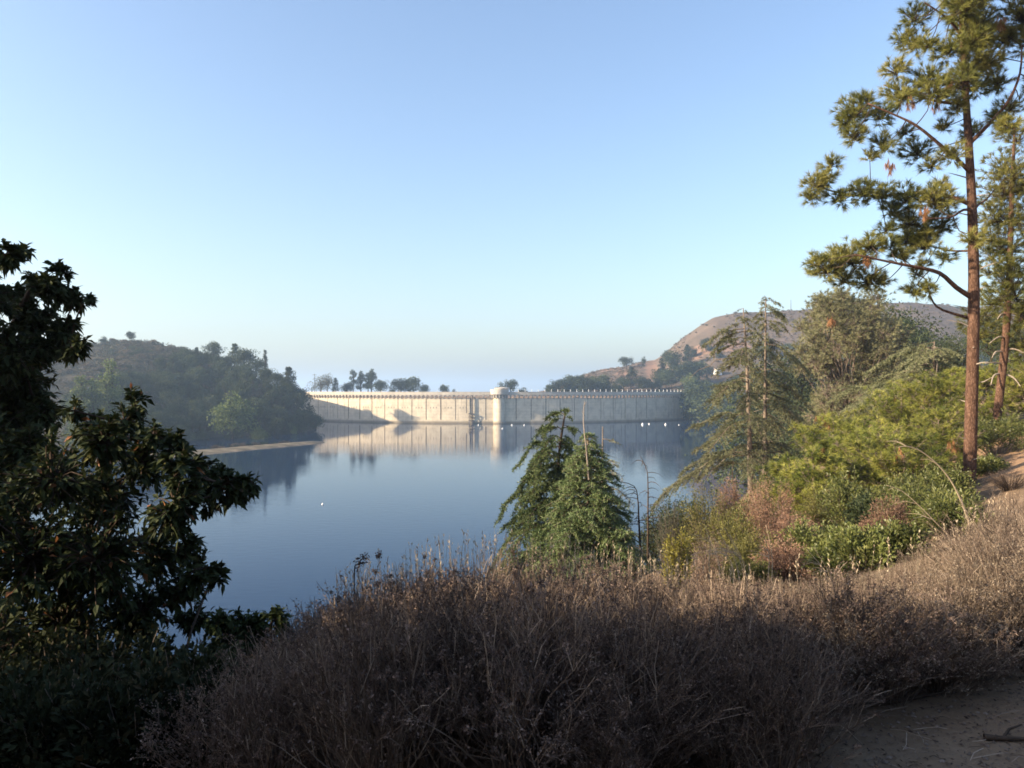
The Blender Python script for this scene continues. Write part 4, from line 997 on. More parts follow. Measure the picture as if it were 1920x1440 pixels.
def tall_pine():
    d = 21.0; base = W(1817, 915, d); base[2] = Gs(base[0], base[1]); B = base
    o = empty('pine_tree', B); tag(o, 'tall slender pine with red brown trunk and long limbs rising out of frame', 'tree')
    pw = lambda x, y, dz=0.0: local(B, W(x, y, d+dz) if dz == 0 else np.array([W(x, y, d)[0], d+dz, W(x, y, d)[2]]))
    s = d/F
    tp = [(1816, 940), (1818, 880), (1822, 740), (1826, 560), (1823, 400), (1815, 250), (1806, 100), (1800, -40), (1797, -160)]
    tr = np.array([13.2, 11.4, 10.6, 9.8, 8.2, 6.6, 5.0, 3.6, 1.2])*s
    wood = MB(); wood.tube([pw(*p) for p in tp], tr, 14, sub=4); wood.build('trunk', M_PBARK, o, smooth=True)
    limbs = []
    def limb(pts, r0, r1, dzs):
        P = [pw(x, y, z) for (x, y), z in zip(pts, dzs)]
        mb = MB(); mb.tube(P, np.linspace(r0, r1, len(P))*s, 7, sub=3); mb.build('branch', M_PBARK, o, smooth=True)
        limbs.append(catmull(np.array(P), np.linspace(0, len(P)-1, 24))[5:])
    limb([(1822, 558), (1785, 541), (1742, 517), (1690, 508), (1640, 500), (1575, 488)], 5.2, 1.4, [0, -.2, -.5, -.7, -.8, -.9])
    limb([(1823, 597), (1800, 588), (1768, 573), (1757, 545), (1752, 520)], 3.2, 0.8, [0, .2, .3, .4, .4])
    limb([(1822, 385), (1792, 366), (1740, 354), (1680, 358), (1600, 360), (1525, 345)], 4.5, 1.2, [0, .2, .4, .5, .3, .1])
    limb([(1823, 395), (1790, 400), (1750, 420), (1700, 425)], 3, 1, [0, -.4, -.8, -1.0])
    limb([(1818, 322), (1790, 312), (1740, 285), (1690, 255), (1650, 235), (1605, 212)], 4.2, 1.2, [0, -.3, -.6, -.8, -.8, -.7])
    limb([(1812, 195), (1770, 186), (1720, 162), (1680, 140)], 3.4, 1, [0, .2, .5, .7])
    limb([(1805, 70), (1765, 45), (1715, 22)], 3, 1, [0, -.3, -.5])
    limb([(1819, 268), (1845, 236), (1870, 200), (1890, 150), (1902, 95)], 4, 1.2, [0, -.3, -.5, -.5, -.3])
    limb([(1827, 392), (1848, 378), (1872, 364), (1900, 340)], 3, 0.8, [0, .3, .5, .8])
    limb([(1812, 160), (1840, 130), (1875, 100), (1930, 80)], 3, 1, [0, .4, .7, 1.0])
    limb([(1803, 20), (1840, 0), (1890, -10), (1950, -10)], 3, 1, [0, .1, .2, .3])
    limb([(1826, 470), (1800, 462), (1770, 440)], 2.4, 0.8, [0, .6, 1.1])
    limb([(1801, -60), (1770, -80), (1740, -90)], 2, 0.8, [0, .4, .7])
    cl = [(1605, 478, 36), (1545, 503, 28), (1575, 482, 24), (1632, 520, 22), (1655, 524, 20), (1660, 462, 16), (1706, 546, 17), (1728, 544, 16), (1620, 462, 22), (1535, 490, 18), (1590, 520, 20),
          (1530, 346, 24), (1556, 308, 17), (1520, 368, 14), (1572, 372, 20), (1610, 362, 24), (1655, 360, 25), (1700, 368, 25), (1722, 405, 28), (1760, 425, 32), (1780, 372, 30), (1748, 452, 26), (1668, 425, 16), (1785, 462, 18), (1690, 385, 20), (1735, 380, 26), (1550, 330, 18), (1720, 440, 20), (1770, 480, 16), (1790, 410, 22), (1680, 478, 12), (1762, 490, 12), (1695, 480, 16), (1740, 505, 12),
          (1605, 205, 30), (1600, 252, 22), (1640, 222, 22), (1655, 272, 22), (1745, 268, 26), (1765, 300, 22), (1625, 188, 18), (1740, 312, 14), (1635, 290, 12), (1760, 345, 12), (1590, 225, 20), (1700, 245, 14),
          (1680, 128, 22), (1690, 170, 26), (1740, 150, 30), (1722, 190, 24), (1770, 172, 26), (1750, 112, 26), (1675, 195, 16), (1780, 205, 18), (1790, 225, 14),
          (1720, 25, 24), (1730, 70, 24), (1770, 40, 30), (1760, 0, 28), (1800, 18, 32), (1722, 98, 18), (1715, 50, 18),
          (1850, 232, 20), (1868, 250, 20), (1895, 60, 32), (1880, 100, 22), (1915, 30, 36), (1900, 135, 24), (1860, 62, 30), (1848, 112, 26), (1908, 192, 22), (1845, 255, 16), (1890, 205, 16),
          (1830, 60, 34), (1822, 130, 28), (1850, 20, 34), (1790, 100, 26), (1830, -5, 34), (1870, -25, 36), (1780, -35, 34), (1820, -80, 42), (1800, -130, 34), (1755, -65, 26), (1842, 150, 22), (1810, 150, 18),
          (1965, 60, 38), (1985, 120, 36), (1945, 0, 38), (1950, 170, 28), (1930, 90, 30)]
    fol, twig = MB(), MB(); tpts = np.array([pw(*p) for p in tp]); limbs.append(catmull(tpts, np.linspace(4.5, 7.9, 40)))
    def cd(x): return RNG.uniform(-1, 1)*(0.35+0.9*max(0, 1-abs(x-1815)/160))
    cls = [(pw(x, y, cd(x)), r*s*1.28) for x, y, r in cl]
    pine_clumps(fol, twig, cls, limbs, L=0.2, per=28, w=0.0135, k=310)
    twig.build('twigs', M_DBARK, o, kind='stuff'); fol.build('crown', M_PINE, o, kind='stuff')
    dm = MB()
    for x, y, r in ((1650, 322, 10), (1716, 402, 9), (1735, 205, 11), (1690, 205, 9), (1856, 56, 10), (1610, 495, 7), (1760, 170, 8)):
        n = 14; c = pw(x, y, -.5)+inside_ball(n)*r*s*np.array([1, 1, 1.5]); tufts(dm, c, np.tile([[0, 0, -1.0]], (n, 1)), 0.17, 18, 0.011, 0.5)
    dm.build('dead_needles', M_DEADN, o, kind='stuff')
    st = MB()
    for y in np.linspace(300, 860, 17):
        a = RNG.random()*6.28; p = pw(np.interp(y, [250, 400, 560, 740, 915], [1815, 1823, 1826, 1822, 1817]), y); L = RNG.uniform(0.2, 0.7)
        e = p+np.array([math.cos(a), math.sin(a), RNG.uniform(-.1, .4)])*L
        st.tube([p, (p+e)/2+RNG.normal(0, .03, 3), e], [0.022, 0.015, 0.006], 5)
    st.build('dead_stubs', M_DEADW, o, kind='stuff')
tall_pine()

def edge_pine():
    d = 27.0; B = W(1868, 790, d); B[2] = Gs(B[0], B[1]); s = d/F
    o = empty('pine_tree', B); tag(o, 'thinner pine with pale bare lower branches at the right edge of the picture', 'tree')
    pw = lambda x, y, dz=0.0: local(B, np.array([W(x, y, d)[0], d+dz, W(x, y, d)[2]]))
    tp = [(1860, 860), (1872, 760), (1885, 640), (1892, 520), (1896, 400), (1900, 300), (1903, 230)]
    wood = MB(); wood.tube([pw(*p) for p in tp], np.array([8.5, 7.6, 6.8, 5.6, 4.4, 3, 1.4])*s, 12, sub=4); wood.build('trunk', M_PBARK, o, smooth=True)
    limbs = [catmull(np.array([pw(*p) for p in tp]), np.linspace(2, 5.9, 50))]
    for pts in ([(1885, 635), (1868, 632), (1845, 645)], [(1888, 590), (1905, 588), (1925, 598)], [(1882, 660), (1862, 660), (1850, 672)], [(1880, 683), (1860, 680), (1838, 682)], [(1884, 655), (1898, 655), (1912, 664)],
                [(1875, 700), (1858, 705), (1848, 722)], [(1886, 590), (1872, 590), (1860, 600)], [(1880, 700), (1895, 708), (1903, 725)]):
        mb = MB(); mb.tube([pw(x, y, -.15*i) for i, (x, y) in enumerate(pts)], np.array([2.0, 1.5, 0.7])*s, 6, sub=3); mb.build('branch', M_DEADW, o, smooth=True)
    fol, twig = MB(), MB()
    cl = [(1905, 300, 26), (1895, 345, 32), (1880, 400, 26), (1912, 395, 38), (1868, 470, 20), (1905, 450, 34), (1890, 500, 26), (1872, 530, 24), (1915, 540, 32), (1862, 590, 22), (1905, 590, 22), (1858, 560, 18), (1930, 340, 30), (1940, 420, 36), (1945, 500, 36), (1920, 250, 22), (1885, 555, 22), (1850, 625, 18), (1860, 505, 18), (1940, 580, 30), (1925, 640, 26), (1870, 440, 20), (1890, 330, 22)]
    pine_clumps(fol, twig, [(pw(x, y, RNG.uniform(-.9, .9)), r*s*1.85) for x, y, r in cl], limbs, L=0.22, per=24, w=0.0155, k=115)
    twig.build('twigs', M_DBARK, o, kind='stuff'); fol.build('crown', M_PINE, o, kind='stuff')
edge_pine()

# sparse drooping cedars on the point
def put(px, d, ytop):
    b = at(px, d); return b, EYE-(ytop-HY)/F*d-b[2]
b, h = put(1408, 44, 578)
cedar('cedar_tree', b, 'tall sparse cedar with a bare trunk, left of the pair on the point', 'sparse cedars on the point', M_CEDARD, M_GBARK, h=h, rad=2.3, nb=78, t0=0.14, droop=0.62, up=0.12, shape=0.42, needle=0.13, nw=0.03, dens=1.15, jitter=0.65, tr=0.17, lean=(-0.028, 0.0), bend=(-0.15, 0), bias=math.pi, dead=0.14)
b, h = put(1434, 46, 556)
cedar('cedar_tree', b, 'tall sparse cedar with a tufted top, right of the pair on the point', 'sparse cedars on the point', M_CEDARD, M_GBARK, h=h, rad=2.1, nb=78, t0=0.14, droop=0.62, up=0.12, shape=0.42, needle=0.13, nw=0.03, dens=1.15, jitter=0.65, tr=0.16, lean=(0.005, 0.0), bias=0.4, dead=0.14)
# grey green broad pine behind them
def grey_pine(px, d, ytop, fork_y, halfw, label, mat, seed_c=70, name='pine_tree'):
    b, h = put(px, d, ytop); zf = EYE-(fork_y-HY)/F*d-b[2]; w_ = halfw/F*d
    o = empty(name, b); tag(o, label, 'tree')
    wood, fol = MB(), MB(); wood.tube([(0, 0, -0.5), (0.1, 0, zf*0.5), (0, 0, zf)], [0.26, 0.22, 0.19], 9, sub=2)
    K = seed_c; u = RNG.random(K)**0.8; a = RNG.random(K)*6.283
    prof = np.sin(np.clip(0.12+0.80*u, 0, 1)*math.pi)**0.55
    rr = w_*prof*RNG.uniform(0.25, 1, K)**0.6; c = np.stack([rr*np.cos(a), rr*np.sin(a), zf+0.25+(h-zf-0.3)*u], 1)
    st = np.zeros((K, 3)); st[:, 2] = zf+RNG.random(K)*0.25*(c[:, 2]-zf)
    wood.tubes(curve_pts(st, c, 6, -0.08, 0.03), np.linspace(0.075, 0.015, 6)[None].repeat(K, 0), 5)
    rad = w_*0.26*RNG.uniform(0.7, 1.2, K)
    per = 60; n = K*per; off = inside_ball(n, 0.5); tc = np.repeat(c, per, 0)+off*np.repeat(rad, per)[:, None]
    wood.tubes(curve_pts(np.repeat(c, per, 0), tc, 2), np.array([[0.014, 0.006]]).repeat(n, 0), 3)
    tufts(fol, tc, off+np.array([0, 0, 0.6]), 0.3, 14, 0.038, 0.8, tint=np.clip(np.repeat(gauss_tint(K, 0.5, 0.15), per)+RNG.normal(0, 0.12, n), 0, 1), droop=0.15)
    wood.build('trunk', M_GBARK, o, smooth=True); fol.build('crown', mat, o, kind='stuff'); return o
gp = grey_pine(1588, 60, 552, 800, 98, 'broad grey green pine with forked stems behind the young pines', M_GPINE, 130)
dm = MB(); c = local(at(1585, 60), W(1556, 605, 56.5))+inside_ball(24)*0.4; tufts(dm, c, np.tile([[0, 0, -1.0]], (24, 1)), 0.3, 14, 0.03, 0.5); dm.build('dead_needles', M_DEADN, gp, kind='stuff')
# darker trees between and behind
for key, px, d, yt, lab, wd in (('mid1', 1655, 95, 556, 'dark dense tree just right of the broad grey green pine', 0.9), ('midp', 1690, 130, 590, 'dark bluish tree below the bare hilltop at right', 1.3),
                                ('mid1', 1715, 150, 612, 'bluish hazy tree right of the dark one below the hilltop', 1.2), ('mid2', 1640, 120, 640, 'dark tree in the gap behind the right cedars', 1.3), ('mid1', 1745, 120, 640, 'dark hazy tree behind the broken top cedar', 1.2),
                                ('mid1', 1500, 110, 640, 'dark tree filling the gap behind the sparse cedars', 1.0), ('mid2', 1470, 125, 655, 'grey tree behind the sparse cedar pair', 1.1),
                                ('mid1', 1858, 46, 575, 'dark leafy tree behind the trunk of the edge pine', 0.9), ('midp', 1905, 40, 600, 'dark leafy tree filling the right edge behind the thinner pine', 1.0), ('mid1', 1790, 75, 620, 'dull green tree behind the tall pine trunk', 0.9),
                                ('mid2', 1700, 75, 690, 'dark green tree low behind the young pines', 1.3), ('mid2', 1530, 80, 720, 'dark low tree behind the leftmost young pine', 1.4), ('mid1', 1960, 55, 560, 'dark tree just beyond the right edge of the picture', 1.0)):
    sky_tree(key, px, d, yt, lab, 'darker trees behind the right bank', wd)
# broken top cedar
b, h = put(1752, 40, 640)
cedar('cedar_tree', b, 'cedar with long drooping boughs and a pale broken trunk, left of the tall pine', None, M_CEDARD, M_GBARK, h=h, rad=3.0, nb=44, t0=0.3, droop=0.42, up=0.02, shape=0.3, needle=0.12, nw=0.028, dens=1.5, tr=0.15, bias=math.pi, dead=0.15)

# young pines
YP = [(1562, 24, 775, 1.35, 'young bright green pine, leftmost of the thicket on the right bank', 3), (1690, 28, 712, 1.7, 'young bright green pine below the broken cedar', 3),
      (1745, 27, 700, 1.5, 'tallest young bright green pine, just left of the tall pine trunk', 2), (1630, 22.5, 800, 1.3, 'young yellow green pine in the middle of the thicket with rusty dead tufts', 6),
      (1785, 31, 690, 1.4, 'young green pine half hidden behind the tall pine trunk', 0), (1525, 21, 838, 0.9, 'small young pine at the left foot of the thicket', 2), (1600, 27, 760, 1.4, 'young green pine behind the middle of the thicket', 2),
      (1690, 20.5, 812, 1.25, 'bushy young pine in front of the thicket, beside hanging orange needles', 7), (1760, 23, 770, 1.2, 'bushy young pine close left of the tall pine trunk', 2), (1480, 23, 855, 0.8, 'small dull young pine beneath the sparse cedars', 2), (1850, 30, 690, 1.3, 'young green pine between the two pine trunks', 0), (1925, 29, 655, 1.5, 'young yellow green pine at the right edge behind the thinner pine', 0), (1720, 33, 735, 1.4, 'young green pine at the back of the thicket under the broken cedar', 0)]
for px, d, yt, rad, lab, dead in YP:
    b, h = put(px, d, yt); young_pine('pine_sapling', b, h, rad, lab, 'young pines on the right bank', L=0.21, dens=1.7, dead=dead, rz=RNG.random()*6)

# ------------------------------------------------------------------ the two cedars in the middle
b, h = put(1102, 22, 812)
FC = cedar('cedar_tree', b, 'dense fresh green pyramid shaped cedar in the middle of the bank', 'cedars in the middle', M_CEDARL, M_GBARK, h=h, rad=1.6, nb=320, t0=0.02, droop=0.25, up=0.12, shape=0.72, needle=0.085, nw=0.02, dens=1.5, tr=0.07, jitter=0.3)
mb = MB(); bx = np.array(b)
mb.tube([local(b, W(1104, 900, 21.4)), local(b, W(1099, 840, 21.4)), local(b, W(1094, 790, 21.4)), local(b, W(1096, 752, 21.4))], [0.022, 0.019, 0.014, 0.008], 6, sub=3)
mb.tube([local(b, W(1095, 762, 21.4)), local(b, W(1100, 753, 21.4))], [0.01, 0.005], 4); mb.tube([local(b, W(1096, 780, 21.4)), local(b, W(1091, 770, 21.4))], [0.01, 0.005], 4)
mb.build('dead_leader', M_DEADW, FC)
b, h = put(1046, 23.5, 768)
wc = cedar('cedar_tree', b, 'dark weeping cedar with open drooping boughs, left of the green pyramid cedar', 'cedars in the middle', M_CEDAR, M_DBARK, h=h, rad=1.3, nb=84, t0=0.1, droop=1.0, up=0.5, shape=0.3, needle=0.095, nw=0.022, dens=2.0, tr=0.12, bias=math.pi, bend=(0.35, -0.2), jitter=0.3, lean=(-0.02, 0))
b, h = put(1130, 27, 800)
cedar('cedar_tree', b, 'thin brownish cedar top showing behind the green pyramid cedar', 'cedars in the middle', M_CEDARD, M_GBARK, h=h, rad=1.5, nb=40, t0=0.3, droop=0.5, up=0.1, shape=0.5, needle=0.09, nw=0.018, dens=1.0, tr=0.07, dead=0.2)

# dead saplings right of the cedars
def dead_tree(px, d, ytop, label, hook, nb, lean=0.0, r=0.05):
    b, h = put(px, d, ytop); o = empty('dead_tree', b); tag(o, label, 'tree', 'dead saplings')
    z = np.linspace(0, 1, 8); P = np.stack([lean*h*z+hook*np.maximum(0, z-0.8)**1.5*6, 0*z, h*z-abs(hook)*np.maximum(0, z-0.88)*2.0], 1); P[0, 2] = -0.3
    mb = MB(); mb.tube(P, r*(1-0.85*z), 7, sub=3); mb.build('trunk', M_DBARK, o, smooth=True)
    mb = MB(); u = 0.35+0.6*RNG.random(nb); a0 = np.stack([np.interp(u, z, P[:, 0]), 0*u, np.interp(u, z, P[:, 2])], 1); az = RNG.random(nb)*6.28; L = RNG.uniform(0.2, 0.8, nb)
    e = a0+np.stack([np.cos(az)*L, np.sin(az)*L, -0.25*L+0*u], 1)
    mb.tubes(curve_pts(a0, e, 5, 0.15, 0.02), np.linspace(0.014, 0.004, 5)[None].repeat(nb, 0), 4); mb.build('branches', M_DBARK, o, kind='stuff')
dead_tree(1215, 26, 848, 'thin bare dead sapling, upright, with drooping twigs beside the cedars', -0.5, 26, 0.0)
dead_tree(1203, 24, 884, 'thin bare dead sapling with a hooked top leaning left beside the cedars', -1.2, 18, -0.05)
dead_tree(1385, 30, 862, 'short leaning dead sapling at the foot of the sparse cedars', 0.2, 10, -0.1, 0.06)

# ------------------------------------------------------------------ shrubs of the slope
SH = [  # px, depth, top y, radius, kind, label
    (1262, 33, 925, 1.6, 'dark', 'dark green bush on the shore behind the dead saplings'), (1290, 30, 935, 1.5, 'dark', 'dark bush on the shore, right of the dead saplings'), (1235, 31, 955, 1.2, 'dark', 'low dark bush at the waterline beside the dead saplings'),
    (1255, 29, 925, 0.8, 'grey', 'pale grey twiggy bush on the waterline right of the dead saplings'),
    (1330, 20, 905, 1.1, 'olive', 'olive green bush at the left end of the slope thicket'), (1372, 17, 950, 0.9, 'olive', 'olive bush in the middle of the slope thicket, behind straw stalks'), (1420, 15, 1000, 0.8, 'olive', 'olive bush low in the slope thicket, right of the straw stalks'),
    (1365, 24, 895, 0.6, 'rust', 'small rusty dead bush on the skyline of the slope thicket by the water'), (1445, 19, 895, 1.05, 'rust', 'large rusty brown dead bush in the slope thicket'), (1490, 17, 960, 0.8, 'rust', 'brown dead bush right of the large rusty one'),
    (1475, 13.5, 1010, 0.7, 'rust', 'reddish brown dry bush low in the slope thicket'), (1545, 20, 915, 0.8, 'olive', 'olive bush below the young pines'), (1520, 15, 975, 0.7, 'green', 'green leafy bush in the middle of the slope thicket'),
    (1270, 14.5, 990, 0.35, 'yellow', 'small yellow green sapling bush standing alone right of the cedars'), (1620, 12.5, 985, 0.75, 'green', 'bright green leafy bush at the upper edge of the dry brush'), (1568, 13, 1020, 0.6, 'green', 'low green leafy bush at the edge of the pale dry brush'),
    (1665, 14.5, 935, 0.6, 'rust', 'red leaved dry bush right of the bare earth bank'), (1680, 12.5, 985, 0.65, 'green', 'yellow green leafy bush below the red leaved one'), (1640, 18, 930, 0.7, 'dark', 'dark bush beside the bare earth bank'),
    (1735, 16, 905, 1.0, 'laurel', 'long leaved yellow green bush at the foot of the tall pine'), (1790, 15, 925, 0.8, 'laurel', 'long leaved bush right below the tall pine trunk'), (1700, 17.5, 880, 0.9, 'green', 'green bush left of the tall pine foot'), (1775, 19, 870, 0.8, 'green', 'leafy green bush hugging the tall pine trunk'),
    (1865, 24, 770, 1.5, 'green', 'large green broadleaf bush right of the tall pine trunk'), (1840, 22, 880, 0.8, 'green', 'small green bush right at the tall pine foot'), (1910, 26, 790, 1.4, 'green', 'green broadleaf bush at the right edge above the earth bank'), (1895, 19, 880, 0.8, 'twig', 'dark leafless brush on the edge of the orange earth bank'),
    (1410, 21, 930, 0.8, 'green', 'dull green bush between the rusty bushes and the water'), (1340, 15.5, 1010, 0.7, 'rustlow', 'brown dry bush under the arching straw stalks'), (1400, 13, 1050, 0.6, 'olive', 'olive scrub at the upper edge of the shaded brush'), (1590, 19, 880, 0.9, 'green', 'green bush below the leftmost young pines'),
    (1485, 26, 850, 1.0, 'dark', 'dark bush at the foot of the sparse cedars'), (1650, 24, 850, 1.0, 'green', 'green bush in the shadow of the young pines'), (1440, 30, 880, 1.0, 'olive', 'olive bush around the trunks of the sparse cedars')]
for px, d, yt, rad, kind, lab in SH:
    b, h = put(px, d, yt); h = max(h, 0.5)
    g = 'shrubs of the slope thicket'
    if kind == 'dark': shrub('bush', b, lab, g, M_FAR, h, rad, 90, 5200, 0.11, 0.056, cl=0.16)
    elif kind == 'olive': shrub('bush', b, lab, g, M_OLIVE, h, rad, 90, 6000, 0.06, 0.025, cl=0.12)
    elif kind == 'rust': shrub('dead_bush', b, lab, g, M_RUST, h, rad, 120, 6500, 0.05, 0.02, stemm=M_DRYSTEM, cl=0.1)
    elif kind == 'rustlow': shrub('dead_bush', b, lab, g, M_DRYLEAF, h, rad, 130, 5000, 0.04, 0.016, stemm=M_DRYSTEM, cl=0.1)
    elif kind == 'grey': shrub('dead_bush', b, lab, g, M_FARG, h, rad, 90, 1800, 0.06, 0.03, cl=0.1)
    elif kind == 'yellow': shrub('sapling', b, lab, g, M_YELLOW, h, rad, 40, 2600, 0.07, 0.03, cl=0.08, inner=0.1)
    elif kind == 'green': shrub('bush', b, lab, g, M_GREENSH, h, rad, 80, 4200, 0.082, 0.04, cl=0.14)
    elif kind == 'laurel': shrub('bush', b, lab, g, M_GREENSH, h, rad, 70, 4200, 0.13, 0.028, cl=0.14, up=0.1)
    else: shrub('dead_bush', b, lab, g, M_DRYLEAF, h, rad, 120, 900, 0.03, 0.015, stemm=M_DBARK, cl=0.1)

# stones on the bare bank
def rock(px, d, r, label):
    x, y, z = at(px, d); mb = MB(); u = np.linspace(0, math.pi, 9); v = np.linspace(0, 2*math.pi, 14, endpoint=False)
    U, Vv = np.meshgrid(u, v, indexing='ij'); S = np.stack([np.sin(U)*np.cos(Vv), np.sin(U)*np.sin(Vv), np.cos(U)*0.7], -1)
    S = S*(1+0.35*(RNG.random((9, 1, 1))-0.5)+0.22*(RNG.random((9, 14, 1))-0.5)); S[0] = S[0, 0]; S[-1] = S[-1, 0]
    idx = np.arange(9*14).reshape(9, 14); q = [[idx[i, j], idx[i, (j+1) % 14], idx[i+1, (j+1) % 14], idx[i+1, j]] for i in range(8) for j in range(14)]
    mb.faces(S.reshape(-1, 3)*r, q); o = mb.build('rock', M_ROCK); o.location = (x, y, z+r*0.3); tag(o, label, 'rock', 'stones on the bank')
M_ROCK = plain_mat('sandstone', (0.34, 0.29, 0.24), 0.9, 0.35, 3.0)
rock(1630, 17.2, 0.22, 'rounded pale stone sitting on the bare earth bank under the young pines')
rock(1612, 16.9, 0.12, 'small stone just below the rounded pale stone on the bank')

# arching straw stalks
def stalk(px0, py0, pts, d, label, r=0.012, group='arching straw stalks'):
    P = [W(x, y, d) for x, y in pts]; b = P[0].copy(); b[2] = Gs(b[0], b[1])
    o = empty('dry_stalk', b); tag(o, label, 'stalk', group)
    mb = MB(); mb.tube([b-b-np.array([0, 0, 0.1])]+[local(b, p) for p in P], np.linspace(r, r*0.35, len(P)+1), 6, sub=4); mb.build('stem', M_STRAW, o, smooth=True)
    tw = MB()
    for k in range(4):
        i = RNG.integers(1, len(P)-1); p = local(b, P[i]); e = p+np.array([-RNG.uniform(.15, .4), RNG.normal(0, .1), RNG.uniform(-.05, .15)]); tw.tube([p, (p+e)/2+[0, 0, .04], e], [r*.4, r*.3, r*.12], 4)
    tw.build('side_twigs', M_STRAW, o, kind='stuff')
stalk(0, 0, [(1818, 990), (1806, 950), (1785, 905), (1757, 870), (1725, 845), (1700, 837), (1684, 839)], 11.5, 'long pale straw stalk arching left below the tall pine', 0.017)
stalk(0, 0, [(1780, 1010), (1750, 975), (1720, 945), (1690, 920), (1662, 910)], 11, 'fainter straw stalk arching left under the long pale one', 0.011)
for i, (x0, y0, x1, y1) in enumerate(((1385, 1080, 1345, 995), (1395, 1085, 1358, 990), (1375, 1075, 1340, 1010), (1400, 1090, 1368, 1003), (1447, 1095, 1436, 985), (1440, 1090, 1432, 1000), (1350, 1080, 1325, 1000), (1330, 1050, 1322, 985), (1570, 1120, 1525, 1025), (1555, 1090, 1512, 1030))):
    mx, my = (x0+x1)/2+6, (y0+y1)/2
    stalk(0, 0, [(x0, y0), (mx, my), (x1, y1)], 10.5+0.15*i, ['straw stalk leaning left in the sheaf right of the yellow sapling', 'forked pale stalk standing in the dry brush'][i > 7] if i not in (4, 5) else 'upright pale stalk of the pair in the middle of the slope thicket', 0.010, 'leaning straw stalks' if i not in (4, 5) and i <= 7 else ('upright pair of stalks' if i in (4, 5) else 'forked stalks'))

# ------------------------------------------------------------------ dry brush in the foreground
RNG = np.random.default_rng(12)
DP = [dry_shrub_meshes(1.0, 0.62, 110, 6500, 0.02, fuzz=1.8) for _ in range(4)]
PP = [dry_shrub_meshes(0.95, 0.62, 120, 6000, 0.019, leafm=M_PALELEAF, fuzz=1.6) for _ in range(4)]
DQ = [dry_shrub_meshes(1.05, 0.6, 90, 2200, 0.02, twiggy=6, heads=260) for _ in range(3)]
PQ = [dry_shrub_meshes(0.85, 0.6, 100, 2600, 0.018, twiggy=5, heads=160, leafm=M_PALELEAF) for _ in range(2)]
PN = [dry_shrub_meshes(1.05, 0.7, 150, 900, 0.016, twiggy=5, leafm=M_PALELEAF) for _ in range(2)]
def dry(kind, x, y, h, label, group):
    pr = kind[RNG.integers(len(kind))]; o = empty('dry_shrub', (x, y, Gs(x, y)), RNG.random()*6.28)
    wv = h*RNG.uniform(0.9, 1.3); o.scale = (wv, wv, h); o.rotation_euler[0] = RNG.normal(0, 0.08); o.rotation_euler[1] = RNG.normal(0, 0.08)
    tag(o, label, 'shrub', group); link_mesh('stems', pr[0], o, kind='stuff'); link_mesh('foliage', pr[1], o, kind='stuff'); return o
# top edge of the brush against what lies behind, by photograph column
TOPX = np.array([380, 480, 540, 600, 660, 760, 850, 930, 1050, 1200, 1350, 1500, 1650, 1780, 1920, 2200])
TOPY = np.array([1230, 1190, 1165, 1120, 1095, 1065, 1040, 1035, 1050, 1070, 1090, 1085, 1065, 1010, 925, 850])
def edge_depth(px): return np.interp(px, [300, 1000, 1350, 1480, 1600, 1750, 1920], [3.0, 3.1, 3.3, 3.7, 3.95, 4.25, 4.5])
def where(px, d):
    c = 'beside the leafy shrub' if px < 620 else ('below the open lake' if px < 930 else ('below the two cedars' if px < 1200 else ('below the slope thicket' if px < 1500 else ('below the young pines' if px < 1760 else 'by the right edge'))))
    return c+(', front row' if d < edge_depth(px)+1.2 else ', further back')
def brush(n, kind, dlo, dhi, p0, p1, hmax, label, group, under=0):
    k = 0; t = 0
    pts = []
    while k < n and t < n*60:
        t += 1; px = RNG.uniform(p0, p1); d = RNG.uniform(dlo, dhi); e = edge_depth(px)
        if d < e: continue
        x = (px-960)/F*d; z = Gs(x, d)
        if any((x-q[0])**2+(d-q[1])**2 < 0.29**2 for q in pts): continue
        hm = EYE-(np.interp(px, TOPX, TOPY)+RNG.normal(under+8, 20)-HY)/F*d-z
        if hm < 0.35: continue
        h = min(hm*0.9, hmax*RNG.uniform(0.65, 1.1))
        dry(kind, x, d, h, label+', '+where(px, d), group); pts.append((x, d)); k += 1
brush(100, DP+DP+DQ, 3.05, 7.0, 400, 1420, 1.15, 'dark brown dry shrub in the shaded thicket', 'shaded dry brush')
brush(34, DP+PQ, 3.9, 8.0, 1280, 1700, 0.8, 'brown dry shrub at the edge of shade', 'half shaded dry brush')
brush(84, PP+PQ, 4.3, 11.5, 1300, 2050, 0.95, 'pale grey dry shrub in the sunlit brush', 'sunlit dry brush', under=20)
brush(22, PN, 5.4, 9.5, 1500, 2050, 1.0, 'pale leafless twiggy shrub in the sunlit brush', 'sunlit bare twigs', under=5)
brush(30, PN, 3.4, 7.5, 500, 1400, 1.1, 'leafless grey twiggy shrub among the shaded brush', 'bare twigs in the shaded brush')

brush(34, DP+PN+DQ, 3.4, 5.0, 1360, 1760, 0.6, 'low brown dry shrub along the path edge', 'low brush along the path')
brush(16, PP+PQ, 4.2, 5.6, 1700, 2000, 0.6, 'low pale dry shrub along the path edge', 'low pale brush along the path')
